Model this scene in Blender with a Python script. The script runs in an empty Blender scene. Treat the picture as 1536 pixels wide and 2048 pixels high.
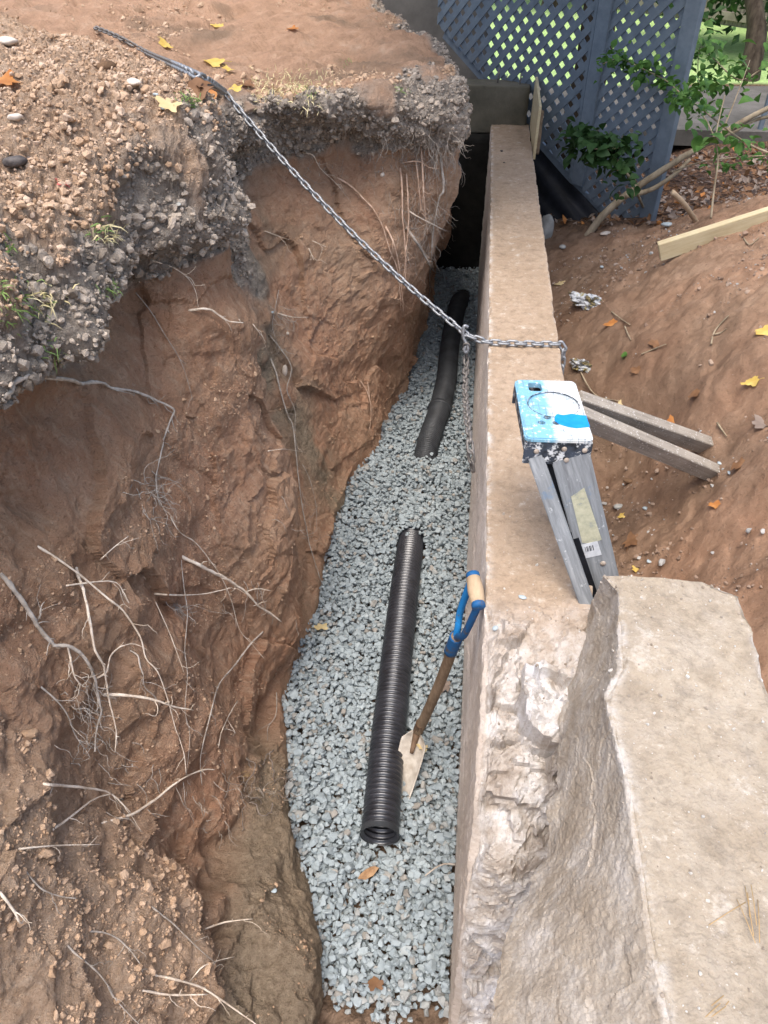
import bpy, bmesh, math, random
import numpy as np
from mathutils import Vector, Matrix
from mathutils.bvhtree import BVHTree
from mathutils.geometry import tessellate_polygon

random.seed(7); RNG = np.random.default_rng(7)
S = bpy.context.scene; COL = S.collection
R_ = math.radians

# ------------------------------------------------------------------ camera
FPX = 1500.0; PITCH = R_(40.3); YAW = R_(6.4)
CAM = np.array([-0.1, 0.0, 1.29])
FW = np.array([-math.sin(YAW)*math.cos(PITCH), math.cos(YAW)*math.cos(PITCH), -math.sin(PITCH)])
RT = np.array([math.cos(YAW), math.sin(YAW), 0.0]); UP = np.cross(RT, FW)
cd = bpy.data.cameras.new("camera"); cam = bpy.data.objects.new("camera", cd); COL.objects.link(cam)
cd.sensor_fit = 'VERTICAL'; cd.sensor_height = 36.0; cd.lens = FPX/2048*36
cd.clip_start = 0.02; cd.clip_end = 400
cam.matrix_world = Matrix(((RT[0], UP[0], -FW[0], CAM[0]), (RT[1], UP[1], -FW[1], CAM[1]), (RT[2], UP[2], -FW[2], CAM[2]), (0, 0, 0, 1)))
S.camera = cam
# ------------------------------------------------------------------ sky, sun, exposure
SUN_EL = R_(62); SUN_AZ = math.atan2(-0.6, -0.35)          # direction towards the sun (x, y)
W = bpy.data.worlds.new("World"); S.world = W; W.use_nodes = True
nt = W.node_tree; sky = nt.nodes.new('ShaderNodeTexSky'); sky.sky_type = 'NISHITA'; sky.sun_disc = False
sky.sun_elevation = SUN_EL; sky.sun_rotation = SUN_AZ; sky.air_density = 1.0; sky.dust_density = 4.0; sky.ozone_density = 1.0
bgn = nt.nodes['Background']; bgn.inputs['Strength'].default_value = 0.15
nt.links.new(sky.outputs[0], bgn.inputs[0])
sl = bpy.data.lights.new("sun", 'SUN'); so = bpy.data.objects.new("sun", sl); COL.objects.link(so)
sl.energy = 1.15; sl.angle = R_(34); sl.color = (1.0, 0.955, 0.89)
sd = Vector((math.sin(SUN_AZ)*math.cos(SUN_EL), math.cos(SUN_AZ)*math.cos(SUN_EL), math.sin(SUN_EL)))
sd = Vector((-0.12, -0.38, 1.25)).normalized()
so.rotation_euler = (-sd).to_track_quat('-Z', 'Y').to_euler(); so.location = (0, 0, 12)
sky.sun_rotation = math.atan2(sd.x, sd.y); sky.sun_elevation = math.asin(sd.z)
S.view_settings.view_transform = 'Standard'; S.view_settings.look = 'None'; S.view_settings.gamma = 1
S.view_settings.use_curve_mapping = False; S.view_settings.exposure = 1.15

# ------------------------------------------------------------------ helpers: rays
def ray(px, py): return FW + RT*((px-768)/FPX) + UP*((1024-py)/FPX)
def Pz(px, py, z): d = ray(px, py); return CAM + d*((z-CAM[2])/d[2])
def Px(px, py, x): d = ray(px, py); return CAM + d*((x-CAM[0])/d[0])
def Py(px, py, y): d = ray(px, py); return CAM + d*((y-CAM[1])/d[1])

# ------------------------------------------------------------------ helpers: noise
PERM = RNG.permutation(256).astype(np.int64)
GRAD = RNG.normal(size=(256, 3)); GRAD /= np.linalg.norm(GRAD, axis=1)[:, None]
CELL = RNG.random((256, 3))
def hsh(i): return PERM[(PERM[(PERM[i[..., 0] & 255]+i[..., 1]) & 255]+i[..., 2]) & 255]
def perlin(P):
    i = np.floor(P).astype(np.int64); f = P-i; u = f*f*f*(f*(f*6-15)+10); out = 0
    for dx in (0, 1):
        for dy in (0, 1):
            for dz in (0, 1):
                o = np.array([dx, dy, dz]); g = GRAD[hsh(i+o)]
                w = (u[:, 0] if dx else 1-u[:, 0])*(u[:, 1] if dy else 1-u[:, 1])*(u[:, 2] if dz else 1-u[:, 2])
                out = out+w*((f-o)*g).sum(1)
    return out*1.5
def fbm(P, n=4, g=0.5):
    a = 1; s = 0; P = np.array(P, float)
    for k in range(n): s = s+a*perlin(P); P = P*2.03+11.7; a *= g
    return s
def worley(P):
    i = np.floor(P).astype(np.int64); f = P-i; d1 = np.full(len(P), 9.0); d2 = d1.copy()
    for dx in (-1, 0, 1):
        for dy in (-1, 0, 1):
            for dz in (-1, 0, 1):
                o = np.array([dx, dy, dz]); c = CELL[hsh(i+o)]; d = ((o+c-f)**2).sum(1)
                n = d < d1; d2 = np.where(n, d1, np.minimum(d2, d)); d1 = np.where(n, d, d1)
    return np.sqrt(d1), np.sqrt(d2)
def facets(P, amp=1.0):
    i = np.floor(P).astype(np.int64); f = P-i; best = np.full(len(P), 9.0); out = np.zeros(len(P))
    for dx in (-1, 0, 1):
        for dy in (-1, 0, 1):
            for dz in (-1, 0, 1):
                o = np.array([dx, dy, dz]); h = hsh(i+o); r = o+CELL[h]-f; d = (r**2).sum(1); n = d < best; best = np.where(n, d, best); out = np.where(n, -(r*GRAD[(h*7+3) & 255]).sum(1)+(CELL[h][:, 1]-.5)*.7, out)
    return out*amp
def sstep(a, b, x): t = np.clip((x-a)/(b-a), 0, 1); return t*t*(3-2*t)
def crom(C, t):
    C = np.asarray(C, float); n = len(C); t = np.clip(t, 0, n-1-1e-9); k = np.floor(t).astype(int); f = t-k
    g = lambda j: C[np.clip(j, 0, n-1)]
    f = f.reshape((-1,)+(1,)*(C.ndim-1)); a, b, c, d = g(k-1), g(k), g(k+1), g(k+2)
    return .5*(2*b+(c-a)*f+(2*a-5*b+4*c-d)*f*f+(3*b-a-3*c+d)*f**3)

# ------------------------------------------------------------------ helpers: objects
def tag(o, label=None, cat=None, group=None, kind=None):
    if label: o['label'] = label
    if cat: o['category'] = cat
    if group: o['group'] = group
    if kind: o['kind'] = kind
    return o
def link(name, me, mat=None, parent=None, smooth=True):
    o = bpy.data.objects.new(name, me); COL.objects.link(o)
    if mat: me.materials.append(mat)
    if parent: o.parent = parent
    me.polygons.foreach_set('use_smooth', np.full(len(me.polygons), smooth)); me.update()
    return o
def empty(name, loc, label, cat, group=None):
    o = bpy.data.objects.new(name, None); COL.objects.link(o); o.location = loc; o.empty_display_size = .05
    return tag(o, label, cat, group)
def mesh_np(name, V, Fq):
    V = np.asarray(V, np.float32); Fq = np.asarray(Fq, np.int32); k = Fq.shape[1]
    me = bpy.data.meshes.new(name); me.vertices.add(len(V)); me.vertices.foreach_set('co', V.ravel())
    me.loops.add(Fq.size); me.loops.foreach_set('vertex_index', Fq.ravel())
    me.polygons.add(len(Fq)); me.polygons.foreach_set('loop_start', np.arange(len(Fq), dtype=np.int32)*k)
    me.update(calc_edges=True); return me
def attr(me, name, val):
    val = np.asarray(val, np.float32)
    if val.ndim == 1: a = me.attributes.new(name, 'FLOAT', 'POINT'); a.data.foreach_set('value', val)
    else:
        a = me.attributes.new(name, 'FLOAT_VECTOR', 'POINT'); a.data.foreach_set('vector', val.ravel())
def gridfaces(n, m):
    i = np.arange(n-1)[:, None]*m+np.arange(m-1)[None, :]
    return np.stack([i, i+1, i+m+1, i+m], -1).reshape(-1, 4)
class MB:
    def __init__(s): s.v = []; s.f = []; s.n = 0
    def add(s, V, F):
        V = np.asarray(V, float); s.v.append(V); s.f += [tuple(int(i)+s.n for i in f) for f in F]; s.n += len(V); return s
    def box(s, c, ax, half):           # c centre, ax three unit axes, half sizes
        c = np.asarray(c, float); ax = [np.asarray(a, float)*h for a, h in zip(ax, half)]
        V = [c+i*ax[0]+j*ax[1]+k*ax[2] for i in (-1, 1) for j in (-1, 1) for k in (-1, 1)]
        return s.add(V, [(0, 1, 3, 2), (4, 6, 7, 5), (0, 4, 5, 1), (2, 3, 7, 6), (0, 2, 6, 4), (1, 5, 7, 3)])
    def tube(s, path, rad, sides=7, cap=True, jit=0):
        P = np.asarray(path, float); n = len(P); rad = np.broadcast_to(rad, (n,)); T = np.gradient(P, axis=0)
        T /= np.linalg.norm(T, axis=1)[:, None]+1e-12
        u = np.cross(T[0], [.13, .31, .94]); u /= np.linalg.norm(u); V = []
        for k in range(n):
            u = u-T[k]*(u@T[k]); u /= np.linalg.norm(u)+1e-12; w = np.cross(T[k], u)
            for j in range(sides):
                a = 2*math.pi*j/sides; r = rad[k]*(1+jit*(random.random()-.5)); V.append(P[k]+r*(u*math.cos(a)+w*math.sin(a)))
        F = [(k*sides+j, k*sides+(j+1) % sides, (k+1)*sides+(j+1) % sides, (k+1)*sides+j) for k in range(n-1) for j in range(sides)]
        if cap: F += [tuple(range(sides-1, -1, -1)), tuple((n-1)*sides+j for j in range(sides))]
        return s.add(V, F)
    def lathe(s, o, ax, prof, sides=32, closed=False):   # prof [(t along ax, r)]
        o = np.asarray(o, float); ax = np.asarray(ax, float)/np.linalg.norm(ax); u = np.cross(ax, [.21, .1, .97]); u /= np.linalg.norm(u); w = np.cross(ax, u)
        V = [o+ax*t+r*(u*math.cos(2*math.pi*j/sides)+w*math.sin(2*math.pi*j/sides)) for t, r in prof for j in range(sides)]
        n = len(prof); F = [(k*sides+j, k*sides+(j+1) % sides, (k+1)*sides+(j+1) % sides, (k+1)*sides+j) for k in range(n-1) for j in range(sides)]
        if closed: F += [tuple(range(sides-1, -1, -1)), tuple((n-1)*sides+j for j in range(sides))]
        return s.add(V, F)
    def prism(s, poly, h0, h1, fr=None):   # poly list of (a, b); extruded along c; fr(a, b, c) -> xyz
        fr = fr or (lambda a, b, c: (a, b, c)); n = len(poly)
        V = [fr(a, b, h0) for a, b in poly]+[fr(a, b, h1) for a, b in poly]
        return s.add(V, [tuple(range(n-1, -1, -1)), tuple(range(n, 2*n))]+[(i, (i+1) % n, n+(i+1) % n, n+i) for i in range(n)])
    def build(s, name, mat=None, parent=None, smooth=False, bevel=0):
        me = bpy.data.meshes.new(name); V = np.concatenate(s.v); me.from_pydata(V.tolist(), [], s.f); me.validate()
        if bevel or True:
            bm = bmesh.new(); bm.from_mesh(me); bmesh.ops.recalc_face_normals(bm, faces=bm.faces)
            if bevel:
                es = [e for e in bm.edges if len(e.link_faces) == 2 and e.calc_face_angle(0) > .6]
                bmesh.ops.bevel(bm, geom=es, offset=bevel, segments=2, affect='EDGES', clamp_overlap=True)
            bm.to_mesh(me); bm.free()
        return link(name, me, mat, parent, smooth)
def spl(pts, n=8):
    pts = np.asarray(pts, float); return crom(pts, np.linspace(0, len(pts)-1, (len(pts)-1)*n+1))
def unit(v): v = np.asarray(v, float); return v/np.linalg.norm(v)
def rock_mesh(n, seed, flat=1.0, rough=0.25):     # angular stone: hull of scattered points
    r = random.Random(seed); bm = bmesh.new()
    for k in range(n):
        while True:
            p = Vector((r.gauss(0, 1), r.gauss(0, 1), r.gauss(0, 1)))
            if p.length > .1: break
        p = p.normalized()*(1-rough*r.random()); bm.verts.new((p.x, p.y*.85, p.z*flat))
    res = bmesh.ops.convex_hull(bm, input=bm.verts)
    bmesh.ops.delete(bm, geom=[g for g in res['geom_interior'] if isinstance(g, bmesh.types.BMVert)], context='VERTS')
    bmesh.ops.triangulate(bm, faces=bm.faces); bm.verts.ensure_lookup_table(); bm.verts.index_update()
    V = np.array([v.co for v in bm.verts]); F = np.array([[v.index for v in f.verts] for f in bm.faces]); bm.free(); return V, F
def rotmats(n, tilt):
    a = RNG.random(n)*2*math.pi; ca, sa = np.cos(a), np.sin(a); z = np.zeros(n); o = np.ones(n)
    Rz = np.stack([np.stack([ca, -sa, z], -1), np.stack([sa, ca, z], -1), np.stack([z, z, o], -1)], -2)
    b = RNG.normal(size=n)*tilt; cb, sb = np.cos(b), np.sin(b)
    Rx = np.stack([np.stack([o, z, z], -1), np.stack([z, cb, -sb], -1), np.stack([z, sb, cb], -1)], -2)
    c = RNG.random(n)*2*math.pi; cc, sc = np.cos(c), np.sin(c)
    Rc = np.stack([np.stack([cc, -sc, z], -1), np.stack([sc, cc, z], -1), np.stack([z, z, o], -1)], -2)
    return Rz@Rx@Rc
def scatter(name, pos, size, mat, rocks, tilt=.6, var=None):
    Vs = []; Fs = []; A = []; off = 0; n = len(pos); Rm = rotmats(n, tilt); pick = RNG.integers(0, len(rocks), n); sc = .8+.4*RNG.random((n, 3))
    var = RNG.random(n) if var is None else var
    for k, (V, F) in enumerate(rocks):
        idx = np.where(pick == k)[0]
        if not len(idx): continue
        X = np.einsum('nij,nvj->nvi', Rm[idx], V[None]*sc[idx][:, None, :])*size[idx][:, None, None]+pos[idx][:, None, :]
        Vs.append(X.reshape(-1, 3)); Fs.append((F[None]+off+(np.arange(len(idx))*len(V))[:, None, None]).reshape(-1, 3)); off += len(idx)*len(V)
        A.append(np.repeat(var[idx], len(V)))
    me = mesh_np(name, np.concatenate(Vs), np.concatenate(Fs)); attr(me, 'var', np.concatenate(A))
    return link(name, me, mat, None, False)

# ------------------------------------------------------------------ materials
def lin(r, g, b): return tuple(((c/255+.055)/1.055)**2.4 if c > 10 else c/255/12.92 for c in (r, g, b))+(1,)
class NT:
    def __init__(s, name, rough=.9, spec=.2):
        s.m = bpy.data.materials.new(name); s.m.use_nodes = True; s.t = s.m.node_tree; s.b = s.t.nodes['Principled BSDF']
        s.b.inputs['Roughness'].default_value = rough; s.b.inputs['Specular IOR Level'].default_value = spec
        s.tc = s.t.nodes.new('ShaderNodeTexCoord').outputs['Object']
    def N(s, t, **k):
        n = s.t.nodes.new(t)
        for a, v in k.items(): setattr(n, a, v)
        return n
    def L(s, a, b): s.t.links.new(a, b)
    def at(s, name): n = s.N('ShaderNodeAttribute'); n.attribute_name = name; return n
    def map(s, sc=(1, 1, 1), rot=(0, 0, 0)):
        n = s.N('ShaderNodeMapping'); n.inputs['Scale'].default_value = sc; n.inputs['Rotation'].default_value = rot; s.L(s.tc, n.inputs['Vector']); return n.outputs[0]
    def noise(s, scale, det=6, rough=.6, co=None, dist=0):
        n = s.N('ShaderNodeTexNoise'); n.inputs['Scale'].default_value = scale; n.inputs['Detail'].default_value = det
        n.inputs['Roughness'].default_value = rough; n.inputs['Distortion'].default_value = dist; s.L(co or s.tc, n.inputs['Vector']); return n.outputs['Fac']
    def vor(s, scale, co=None, feat='F1'):
        n = s.N('ShaderNodeTexVoronoi'); n.feature = feat; n.inputs['Scale'].default_value = scale; s.L(co or s.tc, n.inputs['Vector']); return n
    def ramp(s, fac, stops):
        n = s.N('ShaderNodeValToRGB'); e = n.color_ramp.elements
        while len(e) < len(stops): e.new(.5)
        for q, (p, c) in zip(e, stops): q.position = p; q.color = c if len(c) == 4 else tuple(c)+(1,)
        s.L(fac, n.inputs[0]); return n.outputs[0]
    def mix(s, f, a, b, mode='MIX'):
        n = s.N('ShaderNodeMix'); n.data_type = 'RGBA'; n.blend_type = mode
        for v, i in ((f, 0), (a, 6), (b, 7)):
            if isinstance(v, (int, float)): n.inputs[i].default_value = v
            elif isinstance(v, tuple): n.inputs[i].default_value = v
            else: s.L(v, n.inputs[i])
        return n.outputs[2]
    def math(s, op, a, b):
        n = s.N('ShaderNodeMath'); n.operation = op
        for v, i in ((a, 0), (b, 1)):
            if isinstance(v, (int, float)): n.inputs[i].default_value = v
            else: s.L(v, n.inputs[i])
        return n.outputs[0]
    def bump(s, h, dist=.01, st=1.0, prev=None):
        n = s.N('ShaderNodeBump'); n.inputs['Distance'].default_value = dist; n.inputs['Strength'].default_value = st; s.L(h, n.inputs['Height'])
        if prev: s.L(prev, n.inputs['Normal'])
        return n.outputs[0]
    def out(s, col, nrm=None, rough=None):
        if isinstance(col, tuple): s.b.inputs['Base Color'].default_value = col
        else: s.L(col, s.b.inputs['Base Color'])
        if nrm: s.L(nrm, s.b.inputs['Normal'])
        if rough is not None: s.L(rough, s.b.inputs['Roughness'])
        return s.m
def simple(name, c0, c1, scale=30, rough=.85, bump=.002, bs=80, sc=(1, 1, 1), spec=.2, lo=.35, hi=.65):
    n = NT(name, rough, spec); co = n.map(sc); f = n.noise(scale, 6, .65, co)
    return n.out(n.ramp(f, [(lo, c0), (hi, c1)]), n.bump(n.noise(bs, 4, .6, co), bump) if bump else None)

def soil_material():
    n = NT('soil', .95, .1)
    big = n.noise(2.2, 5, .6); mid = n.noise(9, 8, .7); fine = n.noise(55, 8, .75); gr = n.noise(220, 4, .7)
    clay = n.ramp(mid, [(.3, (.32, .188, .115)), (.5, (.47, .295, .19)), (.68, (.58, .40, .275))])
    clay2 = n.ramp(big, [(.35, (.49, .325, .21)), (.62, (.50, .255, .15))])
    clay = n.mix(.5, clay, clay2)
    st = n.noise(14, 6, .7, n.map((1, 4.5, 1.3), (R_(35), 0, R_(10))))
    clay = n.mix(n.ramp(st, [(.48, (0, 0, 0)), (.66, (.5, .5, .5))]), clay, (.63, .46, .325, 1))
    clay = n.mix(n.ramp(fine, [(.33, (.55, .55, .55)), (.43, (0, 0, 0))]), clay, (.25, .14, .08, 1))
    top = n.ramp(fine, [(.3, (.19, .16, .13)), (.5, (.37, .32, .27)), (.7, (.52, .46, .39))])
    loose = n.ramp(fine, [(.3, (.42, .28, .18)), (.5, (.60, .425, .295)), (.7, (.70, .54, .40))])
    red = n.ramp(mid, [(.3, (.36, .225, .145)), (.55, (.51, .325, .215)), (.75, (.59, .42, .305))])
    red = n.mix(n.ramp(big, [(.52, (0, 0, 0)), (.66, (.8, .8, .8))]), red, (.25, .18, .125, 1))
    grey = n.ramp(fine, [(.35, (.22, .17, .115)), (.6, (.40, .32, .225)), (.75, (.50, .42, .32))])
    c = n.mix(n.at('grey').outputs['Fac'], clay, grey)
    c = n.mix(n.at('red').outputs['Fac'], c, red)
    c = n.mix(n.at('loose').outputs['Fac'], c, loose)
    c = n.mix(n.at('topsoil').outputs['Fac'], c, top)
    c = n.mix(n.ramp(gr, [(.60, (0, 0, 0)), (.70, (.4, .4, .4))]), c, (.62, .50, .39, 1))
    c = n.mix(n.ramp(n.noise(120, 5, .75), [(.33, (.55, .55, .55)), (.40, (0, 0, 0))]), c, (.12, .075, .048, 1))
    b = n.bump(mid, .015, .5); b = n.bump(fine, .012, .9, b); b = n.bump(gr, .004, .8, b)
    return n.out(c, b)
def stone_mat(name, stops, rough=.9, bump=.002, spec=.25):
    n = NT(name, rough, spec); v = n.at('var').outputs['Fac']; c = n.ramp(v, stops); f = n.noise(60, 5, .7)
    c = n.mix(.5, c, n.ramp(f, [(.3, (.5, .5, .5)), (.7, (1, 1, 1))]), 'MULTIPLY')
    return n.out(c, n.bump(n.noise(150, 4), bump))
def concrete_mat(name, a, b, white=.5, streak=False):
    n = NT(name, .92, .2); big = n.noise(3.5, 6, .65); f = n.noise(38, 8, .72); g = n.noise(190, 5, .7)
    c = n.ramp(big, [(.3, a), (.7, b)])
    c = n.mix(n.ramp(f, [(.35, (.55, .55, .55)), (.5, (0, 0, 0))]), c, tuple(x*.62 for x in a[:3])+(1,))
    c = n.mix(n.ramp(f, [(.58, (0, 0, 0)), (.7, (.55, .55, .55))]), c, (.62, .55, .46, 1))
    c = n.mix(n.ramp(g, [(.63, (0, 0, 0)), (.7, (.8, .8, .8))]), c, (.66, .6, .52, 1))
    c = n.mix(n.ramp(g, [(.3, (.7, .7, .7)), (.36, (0, 0, 0))]), c, (.16, .12, .09, 1))
    mm_ = n.noise(13, 7, .72); c = n.mix(n.ramp(mm_, [(.52, (0, 0, 0)), (.66, (.6, .6, .6))]), c, tuple(x*.66 for x in a[:3])+(1,)); c = n.mix(n.ramp(mm_, [(.33, (.55, .55, .55)), (.42, (0, 0, 0))]), c, (.60, .54, .46, 1))
    # vertical/long board marks on formed faces; paler base painted in to offset their shade
    s = n.noise(5, 6, .7, n.map((.3, .55, 16))); face = n.at('face').outputs['Fac']
    fc = n.ramp(s, [(.3, (.55, .47, .40)), (.5, (.67, .60, .54)), (.72, (.79, .75, .70))])
    fc = n.mix(n.ramp(g, [(.34, (.6, .6, .6)), (.42, (0, 0, 0))]), fc, (.2, .16, .13, 1))
    c = n.mix(face, c, fc)
    br = n.ramp(n.noise(11, 7, .7), [(.3, (.27, .22, .175)), (.45, (.44, .39, .34)), (.55, (.58, .55, .52)), (.72, (.74, .735, .75))])
    br = n.mix(n.ramp(g, [(.36, (.5, .5, .5)), (.44, (0, 0, 0))]), br, (.22, .18, .15, 1))
    c = n.mix(n.at('broken').outputs['Fac'], c, br)
    e = n.math('MULTIPLY', n.at('edge').outputs['Fac'], n.ramp(n.noise(13, 8, .78), [(.47, (0, 0, 0)), (.62, (.85, .85, .85))]))
    c = n.mix(e, c, (.72, .69, .65, 1))
    bn = n.bump(f, .006, .7); bn = n.bump(g, .0025, .8, bn)
    return n.out(c, bn)
def wood_mat(name, c0, c1, c2, ax=(2, 40, 40), rough=.8, speck=0):
    n = NT(name, rough, .2); f = n.noise(3, 8, .7, n.map(ax), .6); g = n.noise(14, 4)
    c = n.ramp(f, [(.3, c0), (.5, c1), (.7, c2)]); c = n.mix(.35, c, n.ramp(g, [(.3, c0), (.7, c2)]))
    if speck: c = n.mix(n.ramp(n.noise(speck, 2, .5), [(.64, (0, 0, 0)), (.68, (.9, .9, .9))]), c, (.6, .58, .54, 1))
    return n.out(c, n.bump(f, .002, .6))
M = {}
M['soil'] = soil_material()
M['clod'] = stone_mat('clod', [(0, (.43, .285, .18)), (.35, (.52, .36, .24)), (.7, (.57, .41, .285)), (1, (.63, .48, .36))], .97, .004, .05)
M['clump'] = stone_mat('topsoil_clump', [(0, (.22, .185, .15)), (.5, (.38, .325, .27)), (.8, (.48, .41, .335)), (1, (.56, .47, .38))], .97, .006, .05)
M['gravel'] = stone_mat('gravel', [(0, (.31, .36, .38)), (.5, (.355, .41, .43)), (.88, (.40, .455, .47)), (.94, (.37, .37, .35)), (1, (.34, .315, .28))], .85, .0008)
M['rubble'] = stone_mat('rubble', [(0, (.20, .135, .095)), (.55, (.34, .24, .175)), (.85, (.40, .31, .24)), (.93, (.36, .37, .36)), (1, (.5, .48, .45))], .9, .002)
M['concrete'] = concrete_mat('concrete', (.335, .245, .165), (.42, .32, .23))
M['chunkmat'] = concrete_mat('broken_concrete', (.30, .238, .165), (.41, .345, .258))
M['darkcon'] = simple('damp_concrete', (.10, .095, .075), (.17, .16, .125), 6, .9, .004, 60)
M['root'] = simple('pale_root', (.52, .41, .30), (.82, .72, .59), 40, .85, .002, 150)
M['rootgrey'] = simple('grey_root', (.28, .235, .19), (.54, .48, .41), 40, .9, .003, 120)
M['rootred'] = simple('reddish_root', (.44, .28, .19), (.70, .52, .39), 40, .85, .002, 150)
M['pipe'] = simple('black_pipe', (.011, .012, .016), (.03, .032, .04), 20, .33, .0005, 200, spec=1.0)
M['pipedust'] = simple('dusty_pipe', (.022, .024, .028), (.05, .055, .06), 12, .5, .0005, 200, spec=.4)
M['steel'] = simple('galvanised_steel', (.20, .21, .22), (.40, .41, .42), 90, .5, .0006, 250, spec=.5); M['steel'].node_tree.nodes['Principled BSDF'].inputs['Metallic'].default_value = .55
M['steelold'] = simple('dull_steel', (.13, .12, .11), (.27, .25, .23), 90, .6, .0006, 250); M['steelold'].node_tree.nodes['Principled BSDF'].inputs['Metallic'].default_value = .5
M['lattice'] = simple('slate_blue_paint', (.120, .150, .182), (.160, .195, .228), 14, .6, .001, 60)
M['blackplastic'] = simple('black_plastic', (.006, .007, .009), (.016, .018, .024), 10, .5, .004, 30)
M['bark'] = simple('bark', (.20, .155, .10), (.40, .33, .23), 18, .9, .006, 60, (1, 1, .25))
M['barkdark'] = simple('dark_bark', (.03, .022, .015), (.09, .07, .05), 18, .9, .01, 40, (1, 1, .25))
M['newwood'] = wood_mat('fresh_lumber', (.42, .33, .19), (.55, .46, .28), (.62, .55, .36))
M['oldwood'] = wood_mat('weathered_lumber', (.17, .15, .125), (.30, .265, .22), (.43, .39, .33), speck=140)
M['shaft'] = wood_mat('worn_wood_shaft', (.10, .065, .04), (.22, .15, .095), (.36, .27, .18), (30, 30, 3))
M['grip'] = wood_mat('pale_wood_grip', (.36, .25, .15), (.48, .36, .235), (.56, .44, .30), (30, 3, 30))
M['bluepaint'] = simple('worn_blue_paint', (.10, .085, .075), (.015, .10, .26), 38, .55, .001, 90, lo=.33, hi=.46)
M['bluebright'] = simple('bright_blue_paint', (.08, .12, .18), (.02, .22, .55), 38, .5, .001, 90, lo=.30, hi=.42)
M['bladesteel'] = simple('dusty_blade', (.38, .33, .27), (.58, .53, .46), 30, .55, .001, 120)
def leafm(name, a, b, tr=.25):
    n = NT(name, .6, .3); n.b.inputs['Transmission Weight'].default_value = 0
    f = n.noise(18, 4); c = n.ramp(f, [(.3, a), (.7, b)]); m = n.out(c)
    t = n.N('ShaderNodeBsdfTranslucent'); n.L(c, t.inputs[0]); mx = n.N('ShaderNodeMixShader'); mx.inputs[0].default_value = tr
    n.L(n.b.outputs[0], mx.inputs[1]); n.L(t.outputs[0], mx.inputs[2]); n.L(mx.outputs[0], n.t.nodes['Material Output'].inputs[0]); return m
M['leaf'] = leafm('green_leaf', (.045, .12, .022), (.12, .25, .05), .35)
M['leafdark'] = leafm('dark_leaf', (.018, .05, .012), (.05, .11, .028), .25)
M['yellow'] = leafm('yellow_leaf', (.55, .36, .07), (.72, .55, .17)); M['paleyellow'] = leafm('pale_yellow_leaf', (.55, .42, .20), (.70, .58, .33))
M['orange'] = leafm('orange_leaf', (.40, .14, .035), (.55, .26, .08)); M['brown'] = leafm('brown_leaf', (.15, .075, .035), (.28, .15, .075))
M['redleaf'] = leafm('red_scrap', (.45, .06, .06), (.55, .14, .13)); M['greyleaf'] = leafm('grey_leaf', (.22, .17, .14), (.34, .27, .22))
M['needle'] = simple('pine_needle', (.42, .27, .12), (.55, .38, .18), 20, .7, 0)
M['grassblade'] = leafm('grass_blade', (.14, .26, .06), (.30, .42, .14))

# ------------------------------------------------------------------ earth bank (left): lofted sections
A_ = lambda *r: np.array(r, float)
Bc = A_((-.30, -.7), (-.345, .2), (-.37, .65), (-.40, .85), (-.52, 1.2), (-.65, 1.6), (-.645, 1.95), (-.64, 2.4), (-.57, 3.0), (-.42, 3.8), (-.35, 4.6), (-.33, 5.3), (-.33, 6.5))
z_ = lambda c, z: np.c_[c, np.broadcast_to(z, len(c))]
Lc = A_((-.33, -.7, -.86), (-.385, .2, -.86), (-.42, .64, -.86), (-.455, .86, -.87), (-.56, 1.2, -.9), (-.665, 1.6, -.93), (-.65, 1.95, -.93), (-.65, 2.4, -.93), (-.58, 3, -.93), (-.42, 3.79, -.93), (-.35, 4.6, -.93), (-.33, 5.3, -.93), (-.33, 6.5, -.93))
Fc = A_((-.50, -.7, -.76), (-.56, .2, -.76), (-.58, .58, -.76), (-.62, .82, -.78), (-.64, 1.2, -.82), (-.675, 1.6, -.85), (-.66, 1.95, -.85), (-.67, 2.38, -.85), (-.60, 3.0, -.85), (-.41, 3.76, -.85), (-.355, 4.6, -.85), (-.33, 5.3, -.85), (-.33, 6.5, -.85))
Cc = A_((-.72, -.7, -.5), (-.72, .2, -.5), (-.70, .53, -.48), (-.82, .85, -.5), (-.78, 1.2, -.5), (-.74, 1.6, -.5), (-.635, 1.98, -.5), (-.74, 2.32, -.5), (-.68, 3.0, -.5), (-.37, 3.7, -.5), (-.31, 4.4, -.5), (-.27, 5.2, -.5), (-.35, 6.5, -.5))
Dc = A_((-.95, -.7, -.1), (-.95, .2, -.1), (-.90, .48, -.06), (-.97, .86, -.1), (-.88, 1.2, -.1), (-.82, 1.6, -.1), (-.64, 2.0, -.1), (-.86, 2.36, -.1), (-.80, 3.02, -.1), (-.30, 3.65, -.1), (-.31, 4.3, -.1), (-.29, 5.1, -.1), (-.5, 6.4, -.1))
Ec0 = A_((-1.15, -.7, .1), (-1.15, .2, .1), (-1.12, .5, .12), (-1.03, .9, .2), (-.95, 1.25, .2), (-.90, 1.65, .2), (-.68, 2.0, .2), (-.96, 2.45, .2), (-.90, 3.1, .2), (-.24, 3.63, .15), (-.30, 4.2, .1), (-.33, 5.0, .1), (-.6, 6.4, .1))
Ec = A_((-1.2, -.7, .3), (-1.2, .3, .3), (-1.17, .65, .4), (-1.05, 1.0, .45), (-.98, 1.35, .48), (-.99, 1.75, .48), (-.79, 2.06, .5), (-1.0, 2.7, .46), (-.87, 3.3, .41), (-.22, 3.64, .36), (-.28, 4.2, .36), (-.46, 5, .36), (-.8, 6.3, .4))
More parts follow.
